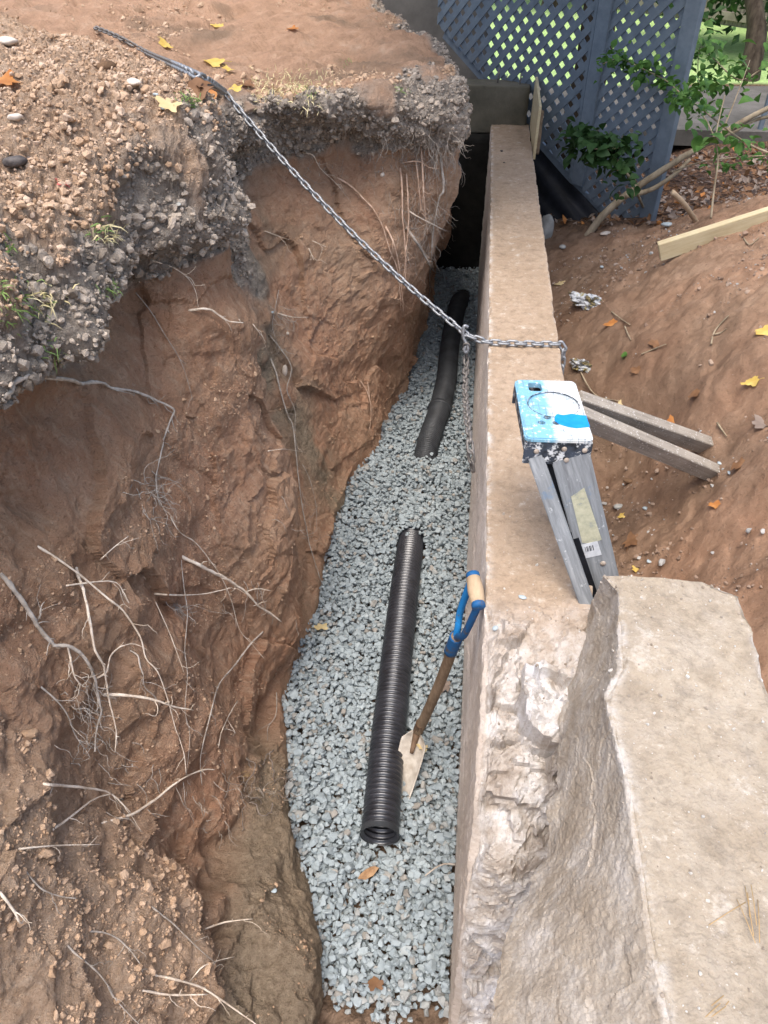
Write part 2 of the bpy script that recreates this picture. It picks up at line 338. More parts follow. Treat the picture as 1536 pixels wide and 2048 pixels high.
Nc = A_((-1.1, -.7, .42), (-1.1, .3, .42), (-1.06, .65, .52), (-.93, 1.0, .58), (-.86, 1.32, .6), (-.88, 1.68, .6), (-.74, 2.0, .6), (-.97, 2.66, .56), (-.82, 3.22, .5), (-.2, 3.55, .47), (-.26, 4.3, .5), (-.48, 5, .5), (-.8, 6.3, .5))
Gc = A_((-1.25, -.7, .6), (-1.25, .2, .6), (-1.15, .6, .65), (-1.0, 1.05, .7), (-.95, 1.4, .72), (-.93, 1.75, .74), (-.83, 2.05, .74), (-1.02, 2.85, .68), (-.76, 3.12, .64), (-.24, 3.6, .60), (-.25, 4.1, .62), (-.5, 4.9, .62), (-.9, 6.3, .62))
Hc = A_((-1.6, -.7, .75), (-1.6, .2, .75), (-1.5, .6, .8), (-1.35, 1.1, .84), (-1.3, 1.5, .84), (-1.25, 1.9, .82), (-1.15, 2.4, .78), (-1.25, 3.0, .71), (-.88, 3.45, .66), (-.47, 3.85, .64), (-.5, 4.4, .66), (-.85, 5.2, .66), (-1.3, 6.5, .66))
Ic = Hc+A_(*[(-.9, -.3+.06*i, .06 if i < 7 else .02) for i in range(13)])
Jc = Hc+A_(*[(-3.2, -1.2+.25*i, .12) for i in range(13)])
Kc = Hc+A_(*[(-12, -4+.9*i, .3) for i in range(13)])
CUR = np.stack([z_(Bc, -1.35), z_(Bc, -1.0), Lc, Fc, Cc, Dc, Ec0, Ec, Nc, Gc, Hc, Ic, Jc, Kc])       # (14, 13, 3)
seg = [30, 60, 60, 75, 75, 75, 75, 85, 85, 95, 60, 45, 40]
us = np.concatenate([i+np.arange(k)/k for i, k in enumerate(seg[:12])]+[[12.0]])
vs = np.concatenate([i+np.arange(k)/k for i, k in enumerate([12, 26, 26, 48, 62, 52, 46, 30, 34, 70, 110, 90, 30])]+[[13.0]])
G1 = np.stack([crom(c, us) for c in CUR])                      # (14, U, 3)
G2 = crom(G1, vs)                                              # (Vn, U, 3)
nV, nU = G2.shape[:2]
def gnormals(G):
    a = np.gradient(G, axis=0); b = np.gradient(G, axis=1); n = np.cross(a, b); return n/(np.linalg.norm(n, axis=2, keepdims=True)+1e-12)
NR = gnormals(G2)
if NR[nV*6//13, nU//3, 0] < 0: NR = -NR
P0 = G2.reshape(-1, 3); NF = NR.reshape(-1, 3); vv = np.repeat(vs, nU); uu = np.tile(us, nV)
jn = fbm(P0*6, 3)
rsh = .55*sstep(6.2, 7.2, uu)
topw = sstep(6.75, 7.1, vv+jn*.35)*(1-sstep(8.5+rsh, 9.1+rsh, vv+jn*.8))*sstep(-.5, 1, uu)
topw = np.clip(topw+.9*np.exp(-((uu-7.5-.1*jn)/.22)**2)*sstep(4.9, 5.6, vv+jn*.6)*sstep(7.2, 6.8, vv), 0, 1)
# mound of loose spoil left of the chain line
mA, mB = np.array([-.98, 2.62]), np.array([-1.78, 3.45]); md = unit(mB-mA); mn = np.array([-md[1], md[0]])
sdm = (P0[:, :2]-mA)@mn                                          # + on the near/left side
top = sstep(8.3+rsh, 8.9+rsh, vv+jn*.5)
mound = sstep(-.10, .10, sdm+jn*.05)*top
P0 = P0+np.c_[np.zeros((len(P0), 2)), .10*mound*sstep(1.5, .0, np.abs(sdm-.35))]
loose = np.clip(mound+sstep(1.0, .2, uu)*0, 0, 1)
heap = sstep(3.3, 2.2, uu)*sstep(2.9, 3.4, vv)*(1-sstep(8.5, 9, vv))
red = top*(1-mound)
grey = np.clip(sstep(3.35, 2.7, vv)*sstep(4.9, 4.0, uu)*.9 + np.exp(-((uu-7.47-.12*jn)/.24)**2)*sstep(7, 6, vv)*sstep(-.5, .2, jn)
               + .75*np.exp(-((uu-7.3)/.9)**2)*np.exp(-((vv-6.1)/.9)**2)*sstep(-.1, .4, jn), 0, 1)
d = .045*fbm(P0*2.2, 3)+.016*fbm(P0*5.5+5, 3, .5)+.0055*fbm(P0*21, 3, .5)+.002*fbm(P0*60, 2)
ds = P0@np.array([[1, 0, 0], [0, .62, -.78], [0, .78, .62]]).T; fc_ = sstep(1.5, 2.2, vv)*(1-sstep(6.5, 7.2, vv))
pt = sstep(.0, .55, fbm(P0*2.7+7, 3)+.25*fbm(P0*9, 2))
ch1 = perlin(ds*[15, 34, 13]+fbm(P0*9, 2)[:, None]*.6); ch2 = perlin(ds*[22, 42, 20]+3.3)
d += fc_*pt*(-.006*sstep(.2, .55, ch1)+.003*sstep(.2, .5, -ch1)-.0035*sstep(.2, .5, ch2)+.002*sstep(.2, .5, -ch2))+fc_*(1-pt)*(.002*ch2)
d += .07*np.exp(-((uu-5.35)/.75)**2)*np.exp(-((vv-4.0)/.9)**2)-.035*np.exp(-((uu-5.0)/1.0)**2)*np.exp(-((vv-2.6)/.45)**2)
d += .065*perlin(np.c_[uu*1.25, uu*0+.5, vv*.30])*fc_
blk = perlin(P0*[8, 9, 10]+1.7); d += fc_*.003*np.sign(blk)*sstep(.08, .22, np.abs(blk))*sstep(-.1, .4, fbm(P0*2.1+21, 2))
lft = sstep(4.6, 3.6, uu)*sstep(2.6, 3.2, vv)*sstep(8, 7, vv); rg_ = 1-np.abs(fbm(P0*4.2+2, 3)); d += lft*(.045*fbm(P0*3.0, 2)+.014*(rg_-.6)+.014*fbm(P0*13, 3))
d -= .12*sstep(6.03, 6.16, uu+jn*.10)*(1-sstep(6.55, 7.6, uu))*sstep(3.1, 3.6, vv)*sstep(7.4, 6.6, vv)
sc = P0@np.array([[1, 0, 0], [0, .75, -.66], [0, .66, .75]]).T
wp = P0+.05*np.stack([fbm(P0*4+k, 2) for k in (0, 7, 13)], -1)
d += fc_*(1-topw)*(.027*facets(wp*[3.2, 3.2, 2.6])+.009*facets(wp*[8, 9, 7]+5)+.003*facets(wp*21))
d += .004*(perlin(sc*[6, 17, 4.5]+fbm(P0*5, 2)[:, None]*1.5)*sstep(3.2, 4, vv)*(1-topw)*(1-top))
d += .003*perlin(np.c_[P0[:, 0]*5, P0[:, 1]*20, P0[:, 2]*3]+fbm(P0*4, 2)[:, None]*1.5)*np.exp(-((uu-8.8)/.9)**2)*(1-topw)*(1-top)
q = np.where(topw > .02)[0]; f1, f2 = worley(P0[q]*13+fbm(P0[q]*9, 2)[:, None]*.5); g1, g2 = worley(P0[q]*31)
d[q] += topw[q]*(.04*(.55-f1)+.022*(.5-g1)+.035*fbm(P0[q]*5, 2))
q = np.where((top > .02) & (vv < 12))[0]; f1, f2 = worley(P0[q]*22); g1, g2 = worley(P0[q]*55)
d[q] += (top*mound)[q]*(.022*(.5-f1)+.014*(.5-g1)+.020*fbm(P0[q]*7, 3)+.006*fbm(P0[q]*60, 2))+(top*(1-mound))[q]*(.008*(.5-g1)+.010*(.5-f1)*sstep(0, .3, fbm(P0[q]*2, 2))+.035*fbm(P0[q]*3.5, 3)+.016*perlin(P0[q]@np.array([[.75, .66, 0], [-.66, .75, 0], [0, 0, 1]])*[14, 3, 3]))
q = np.where(heap > .02)[0]; f1, f2 = worley(P0[q]*18); d[q] += heap[q]*(.03*(.5-f1)*sstep(-.1, .3, fbm(P0[q]*4, 2)))
bn_ = sstep(5.0, 4.3, uu)*sstep(1.2, 1.6, vv)*sstep(3.4, 3.0, vv); w5, _ = worley(P0*15); d += bn_*(.030*fbm(P0*7, 3)+.016*(.5-w5)+.008*fbm(P0*28, 3))
d *= sstep(0, 1, vv)*.7+.3
d -= .05*np.exp(-((uu-7.42-.1*jn)/.10)**2)*sstep(3.5, 4.5, vv)*sstep(8, 7, vv)      # wet crevice behind the buttress
d -= .05*np.exp(-((vv-3.05-jn*.45)/.16)**2)*sstep(4.6, 3.6, uu)*sstep(-.5, .1, jn)                       # crack between bench and bank
P1 = P0+NF*d[:, None]
F1 = gridfaces(nV, nU)
bank_me = mesh_np('terrain', P1, F1)
for nm, a in (('topsoil', topw), ('loose', np.clip(loose+heap*.95, 0, 1)), ('red', red), ('grey', grey)): attr(bank_me, nm, a)
bank = link('terrain', bank_me, M['soil'], None, False); tag(bank, 'cut earth bank of red clay under a dark crust, left of the trench', 'earth bank', kind='structure')
def flipcheck(o, ref):
    me = o.data; k = len(me.polygons)//2; nrm = np.zeros(len(me.polygons)*3); me.polygons.foreach_get('normal', nrm); nrm = nrm.reshape(-1, 3)
    if (nrm@np.asarray(ref)).sum() < 0: me.flip_normals()
flipcheck(bank, (.6, 0, .8))
BANK = BVHTree.FromPolygons(P1.tolist(), F1.tolist())

# ------------------------------------------------------------------ ground right of the wall and behind: one sheet
cp = [(1130, 640, -.5), (1130, 900, -.65), (1250, 930, -.62), (1300, 900, -.5), (1440, 960, -.3), (1420, 900, -.28), (1536, 1100, -.2), (1536, 900, -.1), (1536, 700, 0), (1536, 560, .05),
      (1250, 700, -.36), (1200, 760, -.5), (1180, 520, -.45), (1170, 470, -.42), (1300, 600, -.22), (1400, 650, -.1), (1340, 480, -.2), (1320, 440, -.36), (1295, 430, -.42), (1400, 445, -.1), (1460, 425, .0), (1536, 392, .08),
      (1420, 385, -.4), (1500, 350, -.42), (1360, 350, -.43), (1400, 230, -.42), (1530, 250, -.42), (1230, 425, -.46), (1120, 430, -.55), (1100, 380, -.8), (1130, 340, -.85), (1280, 1120, -.55), (1400, 1100, -.36), (1536, 1300, -.25), (1330, 780, -.32), (1420, 780, -.16)]
CP = np.array([Pz(*q) for q in cp]+[(.6, .9, -.6), (.6, .4, -.5), (1.3, .3, -.25), (.4, -.5, -.4), (1.5, -.8, -.3), (2.5, 1, 0), (3, 2.5, .05), (2.6, 4, 0), (.4, 6, -.6), (0, 7, -.45), (1, 6.5, -.43), (3, 6, -.42), (3, 9, -.42), (0, 9.5, -.42), (1.5, 12, -.42), (5, 9, -.42), (6, 4, -.2), (6, 0, -.1)])
def tps(r): return r*r*np.log(r+1e-9)
nC = len(CP); Kk = np.zeros((nC+3, nC+3)); rr = np.linalg.norm(CP[:, None, :2]-CP[None, :, :2], axis=2)
Kk[:nC, :nC] = tps(rr)+np.eye(nC)*.004; Kk[:nC, nC:] = np.c_[np.ones(nC), CP[:, :2]]; Kk[nC:, :nC] = Kk[:nC, nC:].T
wts = np.linalg.solve(Kk, np.r_[CP[:, 2], 0, 0, 0])
def gh(X, Y):
    q = np.c_[X, Y]; out = np.empty(len(q))
    for k in range(0, len(q), 20000):
        s = q[k:k+20000]; out[k:k+20000] = tps(np.linalg.norm(s[:, None]-CP[None, :, :2], axis=2))@wts[:nC]+wts[nC]+s@wts[nC+1:]
    far = np.maximum(np.maximum(sstep(3.2, 5, X), sstep(8.5, 10, Y)), np.maximum(sstep(0, -1.5, Y), sstep(-.2, -1.5, X)))
    return np.clip(out, -.95, .3)*(1-far)+(-.42)*far
xs = np.r_[np.array([-150, -60, -25, -10, -5, -2.5, -1.2, -.6, -.2, .1]), np.arange(.2, 2.3, .0085), np.arange(2.3, 3.5, .03), [3.7, 4, 4.5, 5.2, 6, 7.5, 10, 15, 25, 60, 150]]
ys = np.r_[[-150, -60, -25, -10, -5, -2.5, -1.2, -.4, 0], np.arange(.3, 4.8, .0085), np.arange(4.8, 7.5, .02), np.arange(7.5, 12, .07), [12.5, 13, 14, 16, 20, 30, 60, 150]]
XX, YY = np.meshgrid(xs, ys, indexing='ij'); X, Y = XX.ravel(), YY.ravel(); Z = gh(X, Y)
PP = np.c_[X, Y, Z]; near = sstep(4, 2.6, X)*sstep(9, 6, Y)*sstep(-1, .2, Y)
q = np.where(near > 0)[0]; Pq = PP[q]
Z[q] += near[q]*(.035*fbm(Pq*3, 3)+.016*fbm(Pq*11, 3)+.006*fbm(Pq*40, 2))*sstep(6.6, 4.6, Pq[:, 1])+.012*near[q]*fbm(Pq*7, 3)-near[q]*.009*sstep(.2, .5, perlin(Pq*12))*sstep(6.6, 4.6, Pq[:, 1])
f1, f2 = worley(Pq*26); Z[q] += near[q]*.012*(.5-f1)*sstep(0, .35, fbm(Pq*3+3, 2)+.1)*sstep(6.6, 4.6, Pq[:, 1])
rl = Pq@np.array([[.82, .57, 0], [-.57, .82, 0], [0, 0, 1]]); Z[q] += near[q]*.004*perlin(rl*[9, 5, 2])*sstep(6, 4.6, Pq[:, 1])
low = (X < .22) & (Y < 5.6); Z[low] = -1.9
Z[(X < .21) & (Y < 6.2)] = -1.9
low2 = (X < -.3) & (Y < 40) & (Y > -40); Z[low2] = np.minimum(Z[low2], -1.9)
PP = np.c_[X, Y, Z]; FG = gridfaces(len(xs), len(ys))
def ground_material():
    n = NT('yard_soil', .95, .1); fine = n.noise(60, 8, .75); mid = n.noise(7, 7, .7); big = n.noise(1.7, 4, .6); gr = n.noise(240, 3, .7)
    dirt = n.ramp(mid, [(.3, (.195, .135, .098)), (.5, (.30, .212, .155)), (.7, (.41, .30, .225))])
    dirt = n.mix(n.ramp(big, [(.4, (0, 0, 0)), (.65, (.8, .8, .8))]), dirt, n.ramp(mid, [(.3, (.27, .16, .108)), (.7, (.41, .265, .185))]))
    dirt = n.mix(1.0, dirt, (1.0, .93, .84, 1), 'MULTIPLY')
    dirt = n.mix(n.ramp(fine, [(.34, (.6, .6, .6)), (.45, (0, 0, 0))]), dirt, (.13, .085, .06, 1))
    dirt = n.mix(n.ramp(fine, [(.58, (0, 0, 0)), (.7, (.5, .5, .5))]), dirt, (.42, .32, .24, 1))
    litter = n.ramp(n.vor(55).outputs['Color'], [(.1, (.035, .024, .018)), (.5, (.085, .05, .034)), (.85, (.17, .10, .062)), (1, (.25, .17, .11))])
    lawn = n.ramp(n.noise(30, 6, .7), [(.3, (.22, .36, .11)), (.6, (.38, .52, .21)), (.8, (.54, .64, .36))])
    lawn = n.mix(n.ramp(n.noise(5, 5, .7), [(.58, (0, 0, 0)), (.7, (.7, .7, .7))]), lawn, (.45, .38, .24, 1))
    painted_shade = n.at('painted_shade').outputs['Fac']
    c = n.mix(n.at('litter').outputs['Fac'], dirt, litter); c = n.mix(painted_shade, c, n.mix(.55, c, (.09, .068, .05, 1)))
    c = n.mix(n.at('lawn').outputs['Fac'], c, lawn)
    c = n.mix(n.ramp(gr, [(.64, (0, 0, 0)), (.72, (.3, .3, .3))]), c, (.5, .42, .34, 1))
    b = n.bump(mid, .02, .5); b = n.bump(fine, .008, .9, b); b = n.bump(gr, .002, .6, b); return n.out(c, b)
gm = mesh_np('ground', PP, FG); jn2 = fbm(PP*[1.3, 1.3, 0], 3)
crest = 4.75-.62*(X-.9)                                          # foot of the spoil heap, beyond it the leaf bed
litter = sstep(-.05, .15, Y-crest+jn2*.2)*sstep(.3, .6, X+Y*.0)
lawnw = sstep(9.15, 9.35, Y-.10*X+jn2*.12)
attr(gm, 'litter', litter); attr(gm, 'lawn', lawnw)
attr(gm, 'painted_shade', np.clip(sstep(1.0, .42, X-.03*Y+jn2*.22)*sstep(1.8, 2.4, Y), 0, 1)*.8)  # shade on the ground beside the wall, put into the colour
ground = link('ground', gm, ground_material()); tag(ground, 'sloping brown dirt yard with spoil heap, leaf bed and lawn beyond', 'ground', kind='structure'); flipcheck(ground, (0, 0, 1))
sub = (X > -.7) & (X < 7) & (Y > -1.3) & (Y < 16)
GBV = BVHTree.FromPolygons(PP.tolist(), FG[np.all(sub[FG], axis=1)].tolist())
def hitb(bvh, px, py):
    d = ray(px, py); h = bvh.ray_cast(Vector(CAM), Vector(d).normalized())
    return (np.array(h[0]), np.array(h[1] if h[1].dot(Vector(d)) < 0 else -h[1])) if h[0] is not None else (None, None)
def gz(x, y):
    h = GBV.ray_cast(Vector((x, y, 5)), Vector((0, 0, -1))); return h[0].z if h[0] else -.42

# pavement across the yard
mb = MB(); e0, e1 = [], []
for k in range(40):
    x = -2+k*.25; e0.append((x, 7.25+.02*x+.006*math.sin(k), -.395)); e1.append((x, 8.9+.10*x, -.395))
e0 = [(a, b, -.375) for a, b, c in e0]; e1 = [(a, b, -.375) for a, b, c in e1]
V = np.array(e0+e1+[(a, b, -.5) for a, b, c in e0]); n_ = 40
pv = mb.add(V, [(i, i+1, n_+i+1, n_+i) for i in range(n_-1)]+[(2*n_+i, 2*n_+i+1, i+1, i) for i in range(n_-1)]).build('pavement', simple('path_concrete', (.075, .07, .06), (.14, .13, .115), 3, .9, .004, 60))
tag(pv, 'grey pavement strip crossing the yard in front of the lawn', 'path', kind='structure')

# ------------------------------------------------------------------ old concrete wall
WX = .256
def zend(y): return np.interp(y, [.55, .60, .66, .72, .78, .85, .95, 1.05, 1.16, 1.3], [-1.1, -1.0, -.74, -.5, -.33, -.2, -.09, -.03, -.004, 0])
wy = np.r_[np.arange(.56, .80, .0018), np.arange(.80, 1.4, .005), np.arange(1.4, 3.2, .0075), np.arange(3.2, 5.86, .011)]
tL = np.linspace(0, 1, 100)                                     # left face, bottom to top
xt = np.r_[0, .002, np.linspace(.006, WX-.006, 44), WX-.002, WX]
tR = np.linspace(0, 1, 28)[1:]
rows = []; face = []; edge = []; brk = []
for y in wy:
    zt = zend(y); zl = -1.3+(zt+1.3)*tL[:-1]; n1 = len(zl); n2 = len(xt); n3 = len(tR)
    rows.append(np.r_[np.c_[np.zeros(n1), np.full(n1, y), zl], np.c_[xt, np.full(n2, y), np.full(n2, zt)], np.c_[np.full(n3, WX), np.full(n3, y), zt+(-1.2-zt)*tR*.9]])
WG = np.array(rows); nY, nS = WG.shape[:2]; WP = WG.reshape(-1, 3).copy()
ix = np.tile(np.arange(nS), nY); yy = WP[:, 1]; n1 = len(tL)-1; ontop = (ix >= n1) & (ix < n1+len(xt))
zt = np.repeat(zend(wy), nS)
bw = sstep(1.30, 1.02, yy+.06*fbm(WP*5, 2))
nrm = np.where(ontop[:, None], [0, 0, 1.], np.where((ix < n1)[:, None], [-1., 0, 0], [1., 0, 0]))
disp = .0022*fbm(WP*28, 3)+.0012*fbm(WP*90, 2)
disp += np.where(ontop, .005*fbm(WP*4, 2), .0045*perlin(WP*[1, 1.5, 26])+.002*perlin(WP*[1, 4, 70]))
WP += nrm*disp[:, None]
# rough broken end and knocked-off corner
wq = WP+.02*np.stack([fbm(WP*9+k, 2) for k in (0, 5, 9)], -1)
rg = .04*fbm(WP*4+3, 2)+.060*facets(wq*[7, 7, 8])+.026*facets(wq*[17, 15, 19])+.010*facets(wq*40)+.004*fbm(WP*50, 3)
rg *= .62+.38*sstep(.72, .9, yy)
bb = bw*np.where(ontop, sstep(-.002, .05, WP[:, 0])*.8+.2, 0)
slp = sstep(1.0, .75, yy); WP[:, 2] += bb*rg*(.95-.45*slp); WP[:, 1] -= bb*rg*(.1+.6*slp)
dz = zt-WP[:, 2]
le = np.where(ix < n1, np.clip(dz, 0, 9), np.clip(WP[:, 0], 0, 9)); re = np.where(ontop, WX-WP[:, 0], np.where(ix >= n1+len(xt), np.clip(dz, 0, 9), 9))
chip = np.clip(fbm(np.c_[yy*13, yy*0, yy*0+.5+ix*0], 4, .6)+.25, 0, 1.5)*.008+.002+.05*bw*np.clip(fbm(np.c_[yy*9, yy*0, yy*0+.2], 2)+.5, 0, 1)
for e, s in ((le, 1), (re, -1)):
    w = np.clip(1-e/(chip+1e-6), 0, 1); WP[:, 2] -= w*chip*.6; WP[:, 0] += s*w*chip*.45
wm = mesh_np('concrete_wall', WP, gridfaces(nY, nS))
attr(wm, 'face', np.where(ontop, 0, 1.)*(1-bw*.5)); attr(wm, 'broken', np.where(ontop, bw, bw*.25)); attr(wm, 'edge', np.clip(np.exp(-(le/.014)**2)+.35*np.exp(-(re/.010)**2), 0, 1)*(1-.5*bw))
cwall = link('concrete_wall', wm, M['concrete'], None, False); tag(cwall, 'long old tan concrete wall with broken near end, right side of the trench', 'wall')
flipcheck(cwall, (0, 0, 1))
WBV = BVHTree.FromPolygons(WP.tolist(), gridfaces(nY, nS).tolist())
# higher cross wall at the far end
def rough_block(name, x0, x1, y0, y1, z0, z1, mat, seed=0, n=26, amp=.004):
    bm = bmesh.new(); bmesh.ops.create_cube(bm, size=1); bmesh.ops.subdivide_edges(bm, edges=bm.edges, cuts=n, use_grid_fill=True)
    V = np.array([v.co for v in bm.verts])+.5; P = np.array([x0, y0, z0])+V*[x1-x0, y1-y0, z1-z0]; c = (np.array([x0, y0, z0])+[x1, y1, z1])/2
    dd = unit(P-c) if 0 else (P-c)/np.linalg.norm(P-c, axis=1)[:, None]; P += dd*(amp*fbm(P*12+seed, 3)+amp*.6*fbm(P*45, 2))[:, None]
    for v, p in zip(bm.verts, P): v.co = p
    me = bpy.data.meshes.new(name); bm.to_mesh(me); bm.free(); return link(name, me, mat)
M['endcon'] = simple('cross_wall_concrete', (.085, .08, .06), (.15, .135, .10), 5, .92, .004, 70)  # one even concrete colour, darker than the old wall
fw_ = rough_block('footing', -.62, .20, 5.60, 5.9, -1.4, -.06, simple('shade_black', (.010, .010, .009), (.022, .021, .018), 9, .9, .006, 40), 8); tag(fw_, 'footing under the cross wall, coloured black as trench end shade', 'footing')  # near-black colour stands in for the shade at the trench end
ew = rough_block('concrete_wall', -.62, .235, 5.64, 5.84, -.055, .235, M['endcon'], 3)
tag(ew, 'short dark grey concrete cross wall closing the far end, beside the plywood board', 'wall')

# ------------------------------------------------------------------ broken slab in front, lying on the wall end
def chunk():
    tl = [Pz(1205, 1150, .2), Pz(1235, 1180, .2), Pz(1243, 1290, .2), Pz(1245, 1340, .2), Pz(1215, 1390, .19), Pz(1230, 1470, .19), Pz(1260, 1580, .19), Pz(1282, 1720, .185), Pz(1300, 1860, .18), Pz(1325, 1980, .18), Pz(1345, 2080, .18), Pz(1380, 2330, .18)]
    bl = [Pz(1180, 1222, .02), Pz(1172, 1250, -.02), Pz(1150, 1310, -.04), Pz(1136, 1350, -.06), Pz(1128, 1430, -.06), Pz(1115, 1530, -.06), Pz(1108, 1600, -.06), Pz(1086, 1720, -.07), Pz(1015, 1870, -.08), Pz(985, 2000, -.08), Pz(975, 2080, -.09), Pz(960, 2250, -.1)]
    tr = [Pz(1410, 1163, .195), Pz(1480, 1190, .19), Pz(1500, 1240, .19), Pz(1520, 1310, .19), Pz(1538, 1372, .185), Pz(1560, 1450, .185), Pz(1590, 1560, .18), Pz(1620, 1680, .18), Pz(1660, 1830, .18), Pz(1700, 1980, .18), Pz(1730, 2080, .18), Pz(1780, 2250, .18)]
    n = 720; t = np.linspace(0, len(tl)-1, n)
    TL, BL, TR = [np.stack([np.interp(t, np.arange(len(a)), np.array(a)[:, k]) for k in range(3)], -1) for a in (tl, bl, tr)]
    BR = TR+[.05, 0, -.42]; LB = BL+[.09, .03, -.25]
    prof = [LB, BL, TL, TR, BR]; seg = [14, 90, 90, 40]; rows = []; reg = []; ed = []
    for k in range(4):
        for j in range(seg[k]):
            f = j/seg[k]; rows.append(prof[k]*(1-f)+prof[k+1]*f); reg.append(np.full(n, k)); ed.append(np.full(n, min(j, seg[k]-j) if k in (1, 2) else 99))
    rows.append(prof[4]); reg.append(np.full(n, 3)); ed.append(np.full(n, 99))
    G = np.stack(rows); reg = np.concatenate(reg); N = gnormals(G).reshape(-1, 3); P = G.reshape(-1, 3); rowi = np.repeat(np.arange(len(rows)), n)
    if N[reg == 2][:, 2].mean() < 0: N = -N
    # far end cap: pull in
    dd = .006*fbm(P*5, 2)+.0010*fbm(P*22, 3)+.0010*fbm(P*75, 2)+.0008*fbm(P*160, 2); side = reg == 1
    dd += np.where(side, .007*fbm(P*[3, 1.5, 3], 2)+.0018*facets((P+.03*np.stack([fbm(P*8+k, 2) for k in (0, 4, 8)], -1))*[11, 9, 11])+.0008*facets(P*[27, 24, 27])+.0010*fbm(P*60, 3), .0025*perlin(P*[20, 9, 9]))
    dist_top = np.abs(rowi-104)*.0035; ch = np.clip(fbm(np.c_[P[:, 1]*16, P[:, 1]*0, P[:, 1]*0], 3)+.45, 0, 1.4)*.012
    w = np.clip(1-dist_top/(ch+1e-6), 0, 1); dd -= w*ch*.7
    dist_r = np.abs(rowi-194)*.0035; w2 = np.clip(1-dist_r/(ch+.006), 0, 1); dd -= w2*ch*.8
    db = np.abs(rowi-14)*.0035; bch = np.clip(fbm(np.c_[P[:, 1]*14, P[:, 1]*0+4, P[:, 1]*0], 4), -1, 1)*.014; P[:, 0] += np.exp(-(db/.03)**2)*bch
    P = P+N*dd[:, None]
    F = gridfaces(len(rows), n).tolist(); m = len(rows)
    F.append([i*n for i in range(m)]); F.append([i*n+n-1 for i in range(m-1, -1, -1)])
    me = bpy.data.meshes.new('concrete_chunk'); me.from_pydata(P.tolist(), [], F)
    attr(me, 'face', np.where(side, .0, 0.)); attr(me, 'broken', np.where(side, .35, .10)); attr(me, 'edge', np.clip(.75*np.exp(-(dist_top/.014)**2)+.6*np.exp(-(dist_r/.012)**2), 0, 1))
    o = link('concrete_chunk', me, M['chunkmat'], None, False); flipcheck(o, (0, 0, 1)); return o, P, F
ck, ckP, ckF = chunk(); tag(ck, 'big broken slab of tan concrete lying on the near wall end', 'concrete slab')
CKBV = BVHTree.FromPolygons(ckP.tolist(), ckF)

# ------------------------------------------------------------------ trench floor and gravel
fx, fy = np.meshgrid(np.linspace(-.9, .1, 140), np.r_[np.linspace(-.8, 1, 240), np.linspace(1.02, 7, 60)], indexing='ij'); fp = np.c_[fx.ravel(), fy.ravel(), fx.ravel()*0]
fp[:, 2] = -1.075+.06*sstep(.75, .55, fp[:, 1])+sstep(.8, .6, fp[:, 1])*(.022*fbm(fp*9, 3)+.010*fbm(fp*30, 3)); fm = mesh_np('trench_ground', fp, gridfaces(*fx.shape))
fl = link('trench_ground', fm, simple('trench_dirt', (.10, .065, .042), (.24, .165, .115), 30, .95, .008, 60), None, False); flipcheck(fl, (0, 0, 1)); tag(fl, 'dark earth floor of the trench under the gravel', 'ground', kind='structure')
xb = lambda y: np.interp(y, Bc[:, 1], Bc[:, 0])
PIPE1 = [(-.237, 1.105, -.955), (-.247, 1.4, -.955), (-.253, 1.8, -.955), (-.256, 2.15, -.965), (-.257, 2.4, -.99), (-.258, 2.62, -1.06)]
PIPE2 = [(-.247, 2.98, -1.07)]+[tuple(Pz(*q)) for q in ((856, 888, -.985), (879, 818, -.955), (893, 757, -.945), (898, 705, -.945), (906, 652, -.95), (917, 606, -.965))]+[(-.10, 5.25, -1.08)]
def ghz(x, y):
    return -1.0+.012*fbm(np.c_[x*5, y*5, x*0], 2)+.05*np.exp(-(((x+.26)/.12)**2+((y-2.62)/.14)**2))+.05*np.exp(-(((x+.25)/.14)**2+((y-2.98)/.16)**2))+.02*sstep(.1, 0, np.abs(x))*0
def gravel():
    pos = []; s = .0182
    for lay, (dzl, keep) in enumerate(((-.036, 1), (-.018, 1), (-.002, .92), (.009, .45))):
        yg = np.arange(.56, 6.0, s*1.0); xg = np.arange(-.72, .03, s)
        A, B = np.meshgrid(xg, yg); x = A.ravel()+RNG.normal(size=A.size)*.0062; y = B.ravel()+RNG.normal(size=A.size)*.0062
        k = (x > xb(y)-.03) & (x < -.004+.01*(y > 3)) & (RNG.random(len(x)) < keep) & (y > .66+.05*fbm(np.c_[x*6, x*0, x*0], 2)+.02*lay-.05*(x > -.2)*(x < -.1))
        k &= ~((y > 4) & (RNG.random(len(x)) < .2*(lay == 0)))
        x, y = x[k], y[k]; z = ghz(x, y)+dzl+RNG.normal(size=len(x))*.003; pos.append(np.c_[x, y, z])
    pos = np.concatenate(pos)
    for pipe in (PIPE1, PIPE2):                                    # no stone inside a pipe
        pth = spl(pipe, 12); dd = np.min(np.linalg.norm(pos[:, None]-pth[None], axis=2), axis=1); ends = (pos[:, 1] > 2.38) & (pos[:, 1] < 3.2) & (pos[:, 2] > -.965)
        pos = pos[(dd > .068) | ends]
    rocks = [rock_mesh(random.Random(k).randint(11, 16), k, .55+.25*random.Random(k).random(), .35) for k in range(16)]
    size = np.clip(np.exp(RNG.normal(size=len(pos))*.28)*.0132, .007, .024)
    var = RNG.random(len(pos)); nb_ = (pos[:, 0] < xb(pos[:, 1])+.045*RNG.random(len(pos))) | (pos[:, 1] < .70+.04*RNG.random(len(pos))); var[nb_] = np.where(RNG.random(nb_.sum()) < .3, .93, var[nb_])
    return scatter('gravel', pos, size, M['gravel'], rocks, .45, var)
tag(gravel(), 'bed of pale blue grey crushed stone filling the trench floor', 'gravel', kind='stuff')

